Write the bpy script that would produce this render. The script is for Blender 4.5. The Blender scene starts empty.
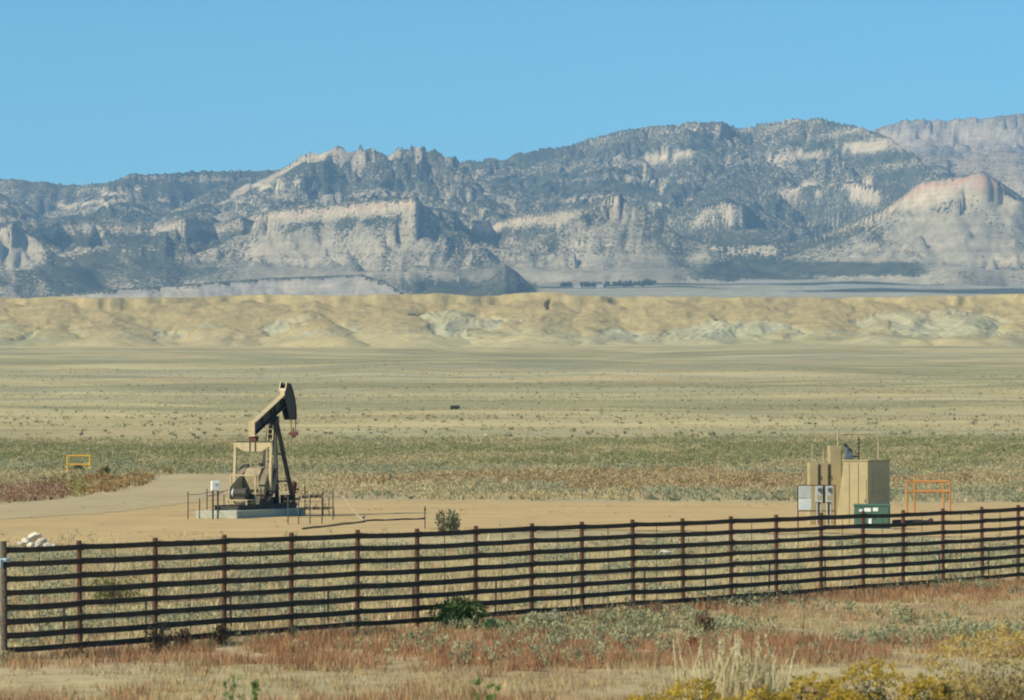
import bpy, math, random
import numpy as np
from mathutils import Vector, Matrix

random.seed(7)
RNG = np.random.default_rng(11)
scene = bpy.context.scene
COL = scene.collection

# ------------------------------------------------------------------ camera
EYE = 4.8            # eye height above the flat near the fence (metres)
F = 3500.0           # focal length in pixels of a 1024 px wide frame
HZ = 434.0           # pixel row of the true horizon
cam_d = bpy.data.cameras.new('camera')
cam_d.sensor_width = 36.0
cam_d.lens = F / 1024.0 * 36.0
cam_d.shift_y = (HZ - 350.0) / 1024.0
cam_d.clip_start = 0.5
cam_d.clip_end = 60000.0
cam_d.dof.use_dof = True
cam_d.dof.focus_distance = 190.0
cam_d.dof.aperture_fstop = 3.2
cam = bpy.data.objects.new('camera', cam_d)
COL.objects.link(cam)
cam.location = (0, 0, EYE)
cam.rotation_euler = (math.radians(90), 0, 0)
scene.camera = cam

# ------------------------------------------------------------------ sky and sun
SUN_EL = math.radians(38)
SUN_AZ = math.radians(237)          # clockwise from +Y: behind the camera and to the left
world = bpy.data.worlds.new('World')
scene.world = world
world.use_nodes = True
wn = world.node_tree
wn.nodes.clear()
sky = wn.nodes.new('ShaderNodeTexSky')
sky.sky_type = 'NISHITA'
sky.sun_disc = False
sky.sun_elevation = SUN_EL
sky.sun_rotation = SUN_AZ
sky.altitude = 1600.0
sky.air_density = 0.9
sky.dust_density = 0.12
sky.ozone_density = 1.6
bg = wn.nodes.new('ShaderNodeBackground')
bg.inputs['Strength'].default_value = 0.094
wo = wn.nodes.new('ShaderNodeOutputWorld')
tint = wn.nodes.new('ShaderNodeMix')
tint.data_type = 'RGBA'; tint.blend_type = 'MULTIPLY'; tint.inputs[0].default_value = 1.0
tint.inputs[7].default_value = (0.48, 1.06, 1.17, 1)
wn.links.new(sky.outputs['Color'], tint.inputs[6])
wn.links.new(tint.outputs[2], bg.inputs['Color'])
wn.links.new(bg.outputs['Background'], wo.inputs['Surface'])

sun_d = bpy.data.lights.new('sun', 'SUN')
sun_d.energy = 5.0
sun_d.angle = math.radians(0.53)
sun_d.color = (1.0, 0.915, 0.70)
sun = bpy.data.objects.new('sun', sun_d)
COL.objects.link(sun)
to_sun = Vector((math.sin(SUN_AZ) * math.cos(SUN_EL), math.cos(SUN_AZ) * math.cos(SUN_EL), math.sin(SUN_EL)))
sun.rotation_euler = to_sun.to_track_quat('Z', 'Y').to_euler()

vs = scene.view_settings
vs.view_transform = 'Standard'
vs.look = 'None'
vs.exposure = 0.20
vs.gamma = 1.0
vs.use_curve_mapping = False
scene.cycles.use_denoising = True
scene.cycles.max_bounces = 6
scene.cycles.volume_bounces = 1
scene.cycles.pixel_filter_type = 'BLACKMAN_HARRIS'
scene.cycles.filter_width = 2.0

# ------------------------------------------------------------------ noise
def _hash(ix, iy, seed):
    h = (ix.astype(np.int64) * 374761393 + iy.astype(np.int64) * 668265263 + seed * 974634721) & 0xFFFFFFFF
    h = ((h ^ (h >> 13)) * 1274126177) & 0xFFFFFFFF
    h = (h ^ (h >> 16)) & 0xFFFFFFFF
    return h / 4294967295.0

def vnoise(x, y, seed=0):
    x = np.asarray(x, float); y = np.asarray(y, float)
    x, y = np.broadcast_arrays(x, y)
    ix = np.floor(x); iy = np.floor(y)
    fx = x - ix; fy = y - iy
    fx = fx * fx * fx * (fx * (fx * 6 - 15) + 10)
    fy = fy * fy * fy * (fy * (fy * 6 - 15) + 10)
    a = _hash(ix, iy, seed); b = _hash(ix + 1, iy, seed)
    c = _hash(ix, iy + 1, seed); d = _hash(ix + 1, iy + 1, seed)
    return (a + (b - a) * fx) * (1 - fy) + (c + (d - c) * fx) * fy

def fbm(x, y, seed=0, oct=4, gain=0.5):
    s = 0.0; a = 1.0; t = 0.0
    for k in range(oct):
        s = s + a * vnoise(np.asarray(x) * 2.03 ** k + 17.3 * k, np.asarray(y) * 2.03 ** k - 9.1 * k, seed + k * 31)
        t += a; a *= gain
    return s / t

def ridged(x, y, seed=0, oct=3, gain=0.5):
    s = 0.0; a = 1.0; t = 0.0
    for k in range(oct):
        n = vnoise(np.asarray(x) * 2.1 ** k + 5.7 * k, np.asarray(y) * 2.1 ** k + 3.3 * k, seed + k * 57)
        s = s + a * (1 - np.abs(2 * n - 1)); t += a; a *= gain
    return s / t

def sstep(a, b, x):
    t = np.clip((np.asarray(x, float) - a) / (b - a), 0, 1)
    return t * t * (3 - 2 * t)

# ------------------------------------------------------------------ mesh helpers
def new_mesh(name, verts, faces, cols=None, smooth=False):
    """verts (n,3); faces (m,3) or (m,4); cols optional (n,4)."""
    verts = np.ascontiguousarray(verts, dtype=np.float32)
    faces = np.ascontiguousarray(faces, dtype=np.int32)
    k = faces.shape[1]
    me = bpy.data.meshes.new(name)
    me.vertices.add(len(verts)); me.vertices.foreach_set('co', verts.ravel())
    me.loops.add(faces.size); me.loops.foreach_set('vertex_index', faces.ravel())
    me.polygons.add(len(faces))
    me.polygons.foreach_set('loop_start', np.arange(0, faces.size, k, dtype=np.int32))
    try:
        me.polygons.foreach_set('loop_total', np.full(len(faces), k, dtype=np.int32))
    except Exception:
        pass
    me.update(calc_edges=True)
    if smooth:
        me.polygons.foreach_set('use_smooth', np.ones(len(faces), dtype=bool))
    if cols is not None:
        ca = me.color_attributes.new('Col', 'FLOAT_COLOR', 'POINT')
        ca.data.foreach_set('color', np.ascontiguousarray(cols, dtype=np.float32).ravel())
    me.validate()
    return me

def add_obj(name, me, mat=None, parent=None, loc=None):
    o = bpy.data.objects.new(name, me)
    COL.objects.link(o)
    if mat is not None and me is not None and not me.materials:
        me.materials.append(mat)
    if parent is not None:
        o.parent = parent
    if loc is not None:
        o.location = loc
    return o

def tag(o, label, cat, group=None):
    o['label'] = label; o['category'] = cat
    if group: o['group'] = group
    return o

def thing(name, label, cat, loc=(0, 0, 0), rotz=0.0, group=None):
    o = bpy.data.objects.new(name, None)
    COL.objects.link(o)
    o.location = loc; o.rotation_euler = (0, 0, rotz)
    o.empty_display_size = 0.2
    return tag(o, label, cat, group)

class MB:
    """collects boxes, bars, prisms and lathes into one mesh"""
    def __init__(self):
        self.v = []; self.f = []
    def add(self, vs, fs):
        n = len(self.v)
        self.v += [tuple(p) for p in vs]
        self.f += [[i + n for i in f] for f in fs]
        return self
    def box(self, c, s, rz=0.0):
        cx, cy, cz = c; a, b, h = s[0] / 2, s[1] / 2, s[2] / 2
        co, si = math.cos(rz), math.sin(rz)
        vs = []
        for z in (-h, h):
            for x, y in ((-a, -b), (a, -b), (a, b), (-a, b)):
                vs.append((cx + x * co - y * si, cy + x * si + y * co, cz + z))
        return self.add(vs, [(3, 2, 1, 0), (4, 5, 6, 7), (0, 1, 5, 4), (1, 2, 6, 5), (2, 3, 7, 6), (3, 0, 4, 7)])
    def bar(self, p, q, w, h=None, up=(0, 0, 1)):
        """rectangular bar from p to q"""
        h = w if h is None else h
        p = Vector(p); q = Vector(q); d = (q - p).normalized()
        u = Vector(up)
        if abs(d.dot(u)) > 0.98: u = Vector((0, 1, 0))
        x = d.cross(u).normalized(); y = x.cross(d).normalized()
        vs = []
        for e in (p, q):
            for a, b in ((-1, -1), (1, -1), (1, 1), (-1, 1)):
                vs.append(e + x * a * w / 2 + y * b * h / 2)
        return self.add(vs, [(3, 2, 1, 0), (4, 5, 6, 7), (0, 1, 5, 4), (1, 2, 6, 5), (2, 3, 7, 6), (3, 0, 4, 7)])
    def tube(self, pts, r, n=8):
        """round bar along a polyline, r a number or one radius per point"""
        pts = [Vector(p) for p in pts]
        rr = r if isinstance(r, (list, tuple)) else [r] * len(pts)
        vs = []; fs = []
        ref = None
        for i, p in enumerate(pts):
            d = (pts[min(i + 1, len(pts) - 1)] - pts[max(i - 1, 0)]).normalized()
            if ref is None:
                ref = Vector((0, 0, 1)) if abs(d.z) < 0.9 else Vector((1, 0, 0))
            x = d.cross(ref).normalized(); y = x.cross(d).normalized(); ref = y
            for k in range(n):
                a = 2 * math.pi * k / n
                vs.append(p + x * math.cos(a) * rr[i] + y * math.sin(a) * rr[i])
        for i in range(len(pts) - 1):
            for k in range(n):
                fs.append((i * n + k, i * n + (k + 1) % n, (i + 1) * n + (k + 1) % n, (i + 1) * n + k))
        fs.append(tuple(range(n - 1, -1, -1))); fs.append(tuple((len(pts) - 1) * n + k for k in range(n)))
        return self.add(vs, fs)
    def prism(self, poly, axis_o, ax, ay, az, t0, t1):
        """polygon (a,b) in the plane ax, ay, extruded along az from t0 to t1"""
        o = Vector(axis_o); ax = Vector(ax); ay = Vector(ay); az = Vector(az)
        n = len(poly)
        vs = [o + ax * a + ay * b + az * t0 for a, b in poly] + [o + ax * a + ay * b + az * t1 for a, b in poly]
        fs = [tuple(range(n - 1, -1, -1)), tuple(range(n, 2 * n))]
        fs += [(i, (i + 1) % n, n + (i + 1) % n, n + i) for i in range(n)]
        return self.add(vs, fs)
    def mesh(self, name, bevel=0.0):
        me = bpy.data.meshes.new(name)
        me.from_pydata(self.v, [], self.f)
        me.update()
        import bmesh
        bm = bmesh.new(); bm.from_mesh(me)
        bmesh.ops.recalc_face_normals(bm, faces=bm.faces)
        if bevel > 0:
            es = [e for e in bm.edges if len(e.link_faces) == 2 and e.calc_face_angle(0) > 0.9]
            bmesh.ops.bevel(bm, geom=es, offset=bevel, segments=1, affect='EDGES')
        bm.to_mesh(me); bm.free()
        return me
    def build(self, name, mat, parent=None, bevel=0.0, loc=None):
        return add_obj(name, self.mesh(name, bevel), mat, parent, loc)

# ------------------------------------------------------------------ materials
def nodes_of(name):
    m = bpy.data.materials.new(name)
    m.use_nodes = True
    nt = m.node_tree
    return m, nt, nt.nodes['Principled BSDF']

def set_spec(b, v):
    for k in ('Specular IOR Level', 'Specular'):
        if k in b.inputs:
            b.inputs[k].default_value = v
            return

def N(nt, kind, **kw):
    n = nt.nodes.new(kind)
    for k, v in kw.items():
        if hasattr(n, k): setattr(n, k, v)
        else: n.inputs[k].default_value = v
    return n

def mixc(nt, fac, a, b, blend='MIX'):
    n = nt.nodes.new('ShaderNodeMix')
    n.data_type = 'RGBA'; n.blend_type = blend
    for sock, val in ((n.inputs[0], fac), (n.inputs[6], a), (n.inputs[7], b)):
        if isinstance(val, bpy.types.NodeSocket): nt.links.new(val, sock)
        elif isinstance(val, (int, float)): sock.default_value = val
        else: sock.default_value = (*val[:3], 1)
    return n.outputs[2]

def noise_of(nt, scale, detail=4, rough=0.55, vec=None, coord='Object', stretch=None, dist=0.0):
    tc = nt.nodes.new('ShaderNodeTexCoord')
    src = tc.outputs[coord]
    if stretch is not None:
        mp = nt.nodes.new('ShaderNodeMapping'); mp.inputs['Scale'].default_value = stretch
        nt.links.new(src, mp.inputs['Vector']); src = mp.outputs['Vector']
    n = N(nt, 'ShaderNodeTexNoise', Scale=scale, Detail=detail, Roughness=rough, Distortion=dist)
    nt.links.new(src, n.inputs['Vector'])
    return n.outputs['Fac']

def ramp(nt, fac, stops):
    r = nt.nodes.new('ShaderNodeValToRGB')
    nt.links.new(fac, r.inputs['Fac'])
    el = r.color_ramp.elements
    while len(el) < len(stops): el.new(0.5)
    for e, (p, c) in zip(el, stops):
        e.position = p
        e.color = (*c[:3], 1) if not isinstance(c, (int, float)) else (c, c, c, 1)
    return r.outputs['Color']

def paint(name, color, rough=0.6, metal=0.0, spec=0.3, wear=None, wear_amt=0.5, scale=3.0, bump=0.0):
    """painted or bare surface with an uneven second colour"""
    m, nt, b = nodes_of(name)
    wear = wear or tuple(c * 0.72 for c in color)
    f = ramp(nt, noise_of(nt, scale, 6, 0.65), [(0.42, 0.0), (0.68, wear_amt)])
    nt.links.new(mixc(nt, f, color, wear), b.inputs['Base Color'])
    b.inputs['Roughness'].default_value = rough
    b.inputs['Metallic'].default_value = metal
    set_spec(b, spec)
    if bump:
        bp = N(nt, 'ShaderNodeBump', Strength=bump, Distance=0.02)
        nt.links.new(noise_of(nt, scale * 6, 4), bp.inputs['Height'])
        nt.links.new(bp.outputs['Normal'], b.inputs['Normal'])
    return m

def leaf_mat(name, transl=0.25, var=0.25):
    """colour from the mesh, a little light passing through"""
    m, nt, b = nodes_of(name)
    at = N(nt, 'ShaderNodeAttribute', attribute_name='Col')
    nz = ramp(nt, noise_of(nt, 2.5, 3), [(0.3, 1 - var), (0.7, 1 + var)])
    c = mixc(nt, 1.0, at.outputs['Color'], nz, 'MULTIPLY')
    nt.links.new(c, b.inputs['Base Color'])
    b.inputs['Roughness'].default_value = 0.75
    set_spec(b, 0.15)
    tr = nt.nodes.new('ShaderNodeBsdfTranslucent')
    nt.links.new(c, tr.inputs['Color'])
    ms = nt.nodes.new('ShaderNodeMixShader'); ms.inputs[0].default_value = transl
    nt.links.new(b.outputs[0], ms.inputs[1]); nt.links.new(tr.outputs[0], ms.inputs[2])
    nt.links.new(ms.outputs[0], nt.nodes['Material Output'].inputs['Surface'])
    return m

# ------------------------------------------------------------------ terrain profile
def zy(y, D):                     # height seen at pixel row y from distance D
    return EYE + (HZ - y) * D / F
def xw(p, D):                     # world x seen at pixel column p
    return (p - 512.0) * D / F

_kD = np.array([-200, 150, 255, 330, 480, 560, 800, 1200, 1700, 2150, 2350, 2480])
_kZ = np.array([0, 0, 0, zy(474, 330), zy(441, 480), zy(433, 560), zy(412, 800), zy(388, 1200),
                zy(365, 1700), zy(350, 2150), zy(345.5, 2350), zy(343, 2480)])
_fD = np.linspace(-200, 2480, 1341)
_fZ = np.interp(_fD, _kD, _kZ)
_ker = np.hanning(41); _ker /= _ker.sum()
_fZ = np.where((_fD > 300) & (_fD < 2430), np.convolve(_fZ, _ker, 'same'), _fZ)
def plain_z(X, Y):
    z = np.interp(Y, _fD, _fZ)
    far = sstep(300, 700, Y)
    z = z + far * (fbm(X / 90.0, Y / 160.0, 3, 3) - 0.5) * 2.2
    z = z + sstep(700, 1500, Y) * (fbm(X / 260.0, Y / 330.0, 9, 4) - 0.5) * 10.0 * (1 - sstep(2150, 2450, Y) * 0.7)
    near = 1 - sstep(150, 175, Y)
    z = z + near * (fbm(X / 3.0, Y / 3.0, 21, 3) - 0.5) * 0.16 * (1 - 0.0)
    return z

def grid_faces(nr, nc):
    i = np.arange(nr - 1)[:, None] * nc + np.arange(nc - 1)[None, :]
    i = i.ravel()
    return np.stack([i, i + 1, i + nc + 1, i + nc], 1)

# ---- ground (everything up to the foot of the bluff) ----
def ground_mat():
    m, nt, b = nodes_of('desert_ground')
    at = N(nt, 'ShaderNodeAttribute', attribute_name='Col')
    n1 = ramp(nt, noise_of(nt, 0.9, 8, 0.7), [(0.3, 0.66), (0.72, 1.28)])
    c = mixc(nt, 1.0, at.outputs['Color'], n1, 'MULTIPLY')
    n2 = ramp(nt, noise_of(nt, 0.05, 8, 0.7, stretch=(0.45, 1.0, 1.0)), [(0.32, 0.74), (0.7, 1.2)])
    c = mixc(nt, 0.9, c, n2, 'MULTIPLY')
    n4 = ramp(nt, noise_of(nt, 0.012, 10, 0.75), [(0.34, 0.76), (0.66, 1.2)])
    c = mixc(nt, 0.8, c, n4, 'MULTIPLY')
    # scattered low brush beyond the reach of the modelled plants
    sp = ramp(nt, noise_of(nt, 0.32, 5, 0.75), [(0.585, 0.0), (0.64, 1.0)])
    al = nt.nodes.new('ShaderNodeMath'); al.operation = 'MULTIPLY'
    nt.links.new(sp, al.inputs[0]); nt.links.new(at.outputs['Alpha'], al.inputs[1])
    c = mixc(nt, al.outputs[0], c, (0.13, 0.125, 0.075))
    nt.links.new(c, b.inputs['Base Color'])
    b.inputs['Roughness'].default_value = 0.95
    set_spec(b, 0.05)
    bp = N(nt, 'ShaderNodeBump', Strength=0.5, Distance=0.06)
    nt.links.new(noise_of(nt, 3.0, 6, 0.7), bp.inputs['Height'])
    nt.links.new(bp.outputs['Normal'], b.inputs['Normal'])
    return m

def ground_color(X, Y):
    P = 512 + X / np.maximum(Y, 20) * F
    n = fbm(X / 14.0, Y / 14.0, 41, 4)
    nb = fbm(X / 60.0, Y / 120.0, 43, 4)
    ns = fbm(X / 240.0, Y / 60.0, 47, 5)
    straw = np.array([0.44, 0.36, 0.205]); soil = np.array([0.47, 0.36, 0.22])
    red = np.array([0.30, 0.17, 0.10]); olive = np.array([0.285, 0.265, 0.135])
    pale = np.array([0.465, 0.395, 0.215]); grey = np.array([0.38, 0.345, 0.205]); tan = np.array([0.48, 0.36, 0.18])
    def mx(a, b, t):
        t = np.clip(t, 0, 1)[..., None]
        return a * (1 - t) + b * t
    c = np.broadcast_to(straw, X.shape + (3,)).copy()
    c = mx(c, soil, sstep(0.45, 0.6, n))
    c = mx(c, red, sstep(0.5, 0.66, fbm(X / 5.0, Y / 5.0, 45, 3)) * 0.5 * (Y < 150))
    # green-olive sagebrush flat
    c = mx(c, olive * 1.15, sstep(300, 360, Y) * 0.8 * sstep(0.3, 0.6, nb))
    # open grass plain
    t = sstep(470, 600, Y)
    g = mx(np.broadcast_to(pale, c.shape).copy(), grey, sstep(0.40, 0.60, ns))
    g = mx(g, tan, sstep(0.50, 0.68, nb) * 0.55)
    g = mx(g, olive, sstep(0.46, 0.60, fbm(X / 300.0, Y / 110.0, 53, 5)) * 0.7)
    g = mx(g, pale * np.array([1.12, 1.1, 1.05]), sstep(0.54, 0.66, fbm(X / 150.0, Y / 70.0, 55, 5)) * 0.8)
    c = mx(c, g, t)
    c = mx(c, tan * np.array([1.0, 1.0, 1.0]), sstep(1900, 2300, Y) * 0.45 * sstep(0.35, 0.6, fbm(X / 200, Y / 200, 59, 3)))
    # thin pale tracks across the plain
    for D0, amp, w, s in ((1960.0, 45, 15.0, 1), (1400.0, 40, 12.0, 2), (930.0, 20, 6.0, 3), (1180.0, 40, 9.0, 4)):
        line = D0 + (fbm(X / 260.0, X * 0 + s * 3.1, 60 + s, 3) - 0.5) * 2 * amp
        k = np.exp(-((Y - line) / w) ** 2) * sstep(0.33, 0.5, vnoise(X / 180.0, X * 0 + s, 70 + s))
        c = mx(c, np.array([0.56, 0.49, 0.32]), k * 0.8)
    a = sstep(430, 620, Y) * (0.10 + 0.75 * sstep(0.50, 0.68, fbm(X / 130.0, Y / 45.0, 81, 5)))
    a = a * (1 - 0.75 * sstep(1500, 2300, Y))
    return np.concatenate([c, a[..., None]], -1)

GROUND = ground_mat()
rowsY = np.unique(np.concatenate([np.linspace(-70, 40, 12), np.linspace(40, 175, 160), np.linspace(175, 560, 130), np.geomspace(560, 2245, 190)]))
cu = np.concatenate([np.linspace(-0.62, -0.19, 30)[:-1], np.linspace(-0.19, 0.19, 301), np.linspace(0.19, 0.62, 30)[1:]])
U, Yg = np.meshgrid(cu, rowsY)
Xg = U * (Yg + 75.0)
Zg = plain_z(Xg, Yg)
Zg = Zg - 1.5 * sstep(2225, 2245, Yg)
gc = ground_color(Xg, Yg)
me = new_mesh('ground', np.stack([Xg, Yg, Zg], -1).reshape(-1, 3), grid_faces(*Xg.shape), gc.reshape(-1, 4), True)
o = add_obj('ground', me, GROUND); o['kind'] = 'structure'

# ---- the bluff and the mesa behind it ----
def px_grid(rows, p0, p1, step, wide):
    core = np.arange(p0, p1 + step, step)
    left = p0 - np.geomspace(step * 2, wide, 24)[::-1]; right = core[-1] + np.geomspace(step * 2, wide, 24)
    P, D = np.meshgrid(np.concatenate([left, core, right]), rows)
    return P, D

def knots(P, pts, k=1):
    a = np.array(pts, float)
    return np.interp(P, a[:, 0], a[:, k])

def bluff_height(P, D):
    X = xw(P, D)
    base = plain_z(X, np.minimum(D, 2480.0))
    top_y = knots(P, [(-400, 298), (0, 297.5), (150, 297), (190, 297), (250, 294.5), (330, 295), (400, 294.5), (440, 293.5), (480, 297), (520, 293), (550, 292), (585, 295.5), (620, 296.5), (880, 297.5), (930, 295.5), (1024, 294.5), (1400, 296)])
    crest = 2590 + 45 * (fbm(P / 120.0, D * 0 + 1.7, 101, 2) - 0.5) * 2 + 10 * (fbm(P / 30.0, D * 0 + 4.0, 103, 3) - 0.5) * 2
    ztop = EYE + (HZ - top_y) * crest / F + (fbm(P / 22.0, D * 0, 105, 3) - 0.5) * 1.8
    d = crest - D
    drop = np.where(d < 13, d * 0.75, 9.7 + (d - 13) * 0.20)
    z = np.maximum(base, ztop - np.maximum(drop, 0))
    badl = np.zeros_like(P)
    # rounded spurs and pale mounds running out from the face
    g = np.random.default_rng(5)
    wx = (fbm(X / 34.0, D / 34.0, 109, 2) - 0.5) * 20; wy = (fbm(X / 40.0, D / 40.0, 129, 2) - 0.5) * 24
    sp = []
    p = -330.0
    while p < 1360:
        ln = g.uniform(-34, 34); ye = g.uniform(334, 348)
        sp.append((p, g.uniform(297.5, 301), 2580, p + ln, ye, g.uniform(2330, 2420), g.uniform(0.24, 0.34), 0))
        p += g.uniform(24, 58)
    for p0, y0, p1, y1 in ((312, 316, 326, 345), (338, 322, 352, 347), (452, 306, 446, 346), (478, 314, 492, 348), (520, 318, 512, 349), (556, 322, 582, 349), (612, 328, 640, 348), (690, 326, 672, 348), (718, 318, 714, 347), (756, 320, 764, 349), (786, 326, 806, 348), (905, 308, 912, 340), (938, 312, 930, 342), (955, 305, 966, 336), (1010, 326, 1030, 350), (40, 326, 30, 349), (165, 330, 178, 349)):
        sp.append((p0, y0, 2540 - (y0 - 300) * 2.4, p1, y1, 2350, 0.30, 1))
    for p0, y0, d0, p1, y1, d1, sl_, pale_ in sp:
        j0, j1 = np.searchsorted(P[0], min(p0, p1) - 90), np.searchsorted(P[0], max(p0, p1) + 90)
        i0, i1 = np.searchsorted(D[:, 0], d1 - 120), np.searchsorted(D[:, 0], d0 + 60)
        if j1 <= j0: continue
        sub = (slice(i0, i1), slice(j0, j1))
        best = np.full(z[sub].shape, -1e4)
        for t in np.linspace(0, 1, 11):
            pp, dd = p0 + (p1 - p0) * t + 6 * math.sin(t * 5 + p0), d0 + (d1 - d0) * t
            yy = y0 + (y1 - y0) * (t ** 0.85)
            r = np.sqrt((X[sub] + wx[sub] - xw(pp, dd)) ** 2 + (D[sub] + wy[sub] - dd) ** 2 + 30.0)
            best = np.maximum(best, zy(yy, dd) + 1.2 - sl_ * r)
        up = best > z[sub]
        z[sub] = np.maximum(z[sub], best)
        if pale_: badl[sub] = np.maximum(badl[sub], np.where(best > z[sub] - 2.0, 1.0, 0))
    zf = plain_z(X, np.full_like(D, 2400.0)); hb = np.clip((z - zf) / (ztop - zf), 0, 1)
    face = sstep(0.03, 0.2, hb) * (1 - sstep(0.9, 1.0, hb)) * (D < crest)
    g1 = ridged((X + wx) / 17.0, (D + wy) / 60.0, 111, 3); g2 = ridged((X + wx * 1.4) / 6.0, D / 22.0, 113, 2)
    z = z - face * ((1 - g1) * (1.7 + 2.6 * badl) + (1 - g2) * (0.6 + 0.9 * badl)) + face * (fbm(X / 5.0, D / 7.0, 115, 3) - 0.5) * 1.0
    # a narrow dark cleft high in the face
    cl = 549.0 + (D - 2560) * 0.03 + (vnoise(D / 7.0, D * 0, 117) - 0.5) * 4
    z = z - 14 * np.exp(-((P - cl) / 1.2) ** 2) * sstep(2530, 2545, D) * (1 - sstep(2570, 2580, D))
    mesa = np.interp(D, [2500, 2700, 4200, 6000, 6800, 7400], [0, 104.5 - 0, 166, 236, 300, 352])
    zb = ztop - (D - crest) * 0.02
    zb = np.where(D < 2700, zb, np.minimum(zb, mesa) * (1 - sstep(2700, 2900, D)) + mesa * sstep(2700, 2900, D))
    z = np.where(D > crest, zb, z)
    return z, np.where(D > crest, 1.0, 0.99 * hb), face, badl, hb

brow = np.concatenate([np.arange(2222, 2400, 5.0), np.arange(2400, 2650, 2.6), np.linspace(2650, 2900, 14)[1:], np.geomspace(2900, 5250, 22)[1:]])
P, D = px_grid(brow, -190, 1214, 1.4, 1500)
Zb, tb, face, badl, hb = bluff_height(P, D)
X = xw(P, D)
ng = fbm(P / 40.0, D / 40.0, 121, 4); nf = fbm(P / 9.0, D / 12.0, 123, 4)
def mxa(a, b, t):
    t = np.clip(t, 0, 1)[..., None]
    return a * (1 - t) + b * t
tanb = np.array([0.405, 0.315, 0.152]); paleb = np.array([0.44, 0.395, 0.245]); greyb = np.array([0.40, 0.385, 0.25]); brownb = np.array([0.33, 0.24, 0.13])
gcb = ground_color(X, D)[..., :3]
cb = mxa(np.broadcast_to(tanb, P.shape + (3,)).copy(), brownb, sstep(0.5, 0.72, ng) * 0.35)
cb = mxa(cb, paleb, sstep(0.35, 0.7, badl * 0.8 + (nf - 0.5) * 1.1) * 0.75)
cb = mxa(cb, greyb, (1 - sstep(0.30, 0.62, hb + (nf - 0.5) * 0.4)) * sstep(0.15, 0.6, badl * 0.9 + 0.14 + (ng - 0.5) * 1.5) * 0.9)
cb = mxa(cb, paleb * np.array([1.15, 1.1, 1.0]), sstep(0.93, 0.99, tb) * (tb < 1) * sstep(0.45, 0.6, nf) * 0.6)
cb = mxa(gcb, cb, np.where(tb >= 1, 1, sstep(0.02, 0.42, hb + (ng - 0.5) * 0.35)))
ab = 0.12 + 0.25 * sstep(0.5, 0.7, ng)
me = new_mesh('bluff', np.stack([X, D, Zb], -1).reshape(-1, 3), grid_faces(*P.shape), np.concatenate([cb, ab[..., None]], -1).reshape(-1, 4), True)
def bluff_mat():
    m, nt, b = nodes_of('bluff_clay')
    at = N(nt, 'ShaderNodeAttribute', attribute_name='Col')
    n1 = ramp(nt, noise_of(nt, 0.11, 8, 0.7), [(0.3, 0.76), (0.72, 1.2)])
    c = mixc(nt, 1.0, at.outputs['Color'], n1, 'MULTIPLY')
    sp = ramp(nt, noise_of(nt, 0.3, 5, 0.7), [(0.60, 0.0), (0.66, 1.0)])
    al = nt.nodes.new('ShaderNodeMath'); al.operation = 'MULTIPLY'
    nt.links.new(sp, al.inputs[0]); nt.links.new(at.outputs['Alpha'], al.inputs[1])
    c = mixc(nt, al.outputs[0], c, (0.15, 0.13, 0.075))
    nt.links.new(c, b.inputs['Base Color'])
    b.inputs['Roughness'].default_value = 0.95; set_spec(b, 0.05)
    bp = N(nt, 'ShaderNodeBump', Strength=0.6, Distance=1.0)
    nt.links.new(noise_of(nt, 0.35, 6, 0.7), bp.inputs['Height']); nt.links.new(bp.outputs['Normal'], b.inputs['Normal'])
    return m
o = add_obj('bluff', me, bluff_mat()); o['kind'] = 'structure'

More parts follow.
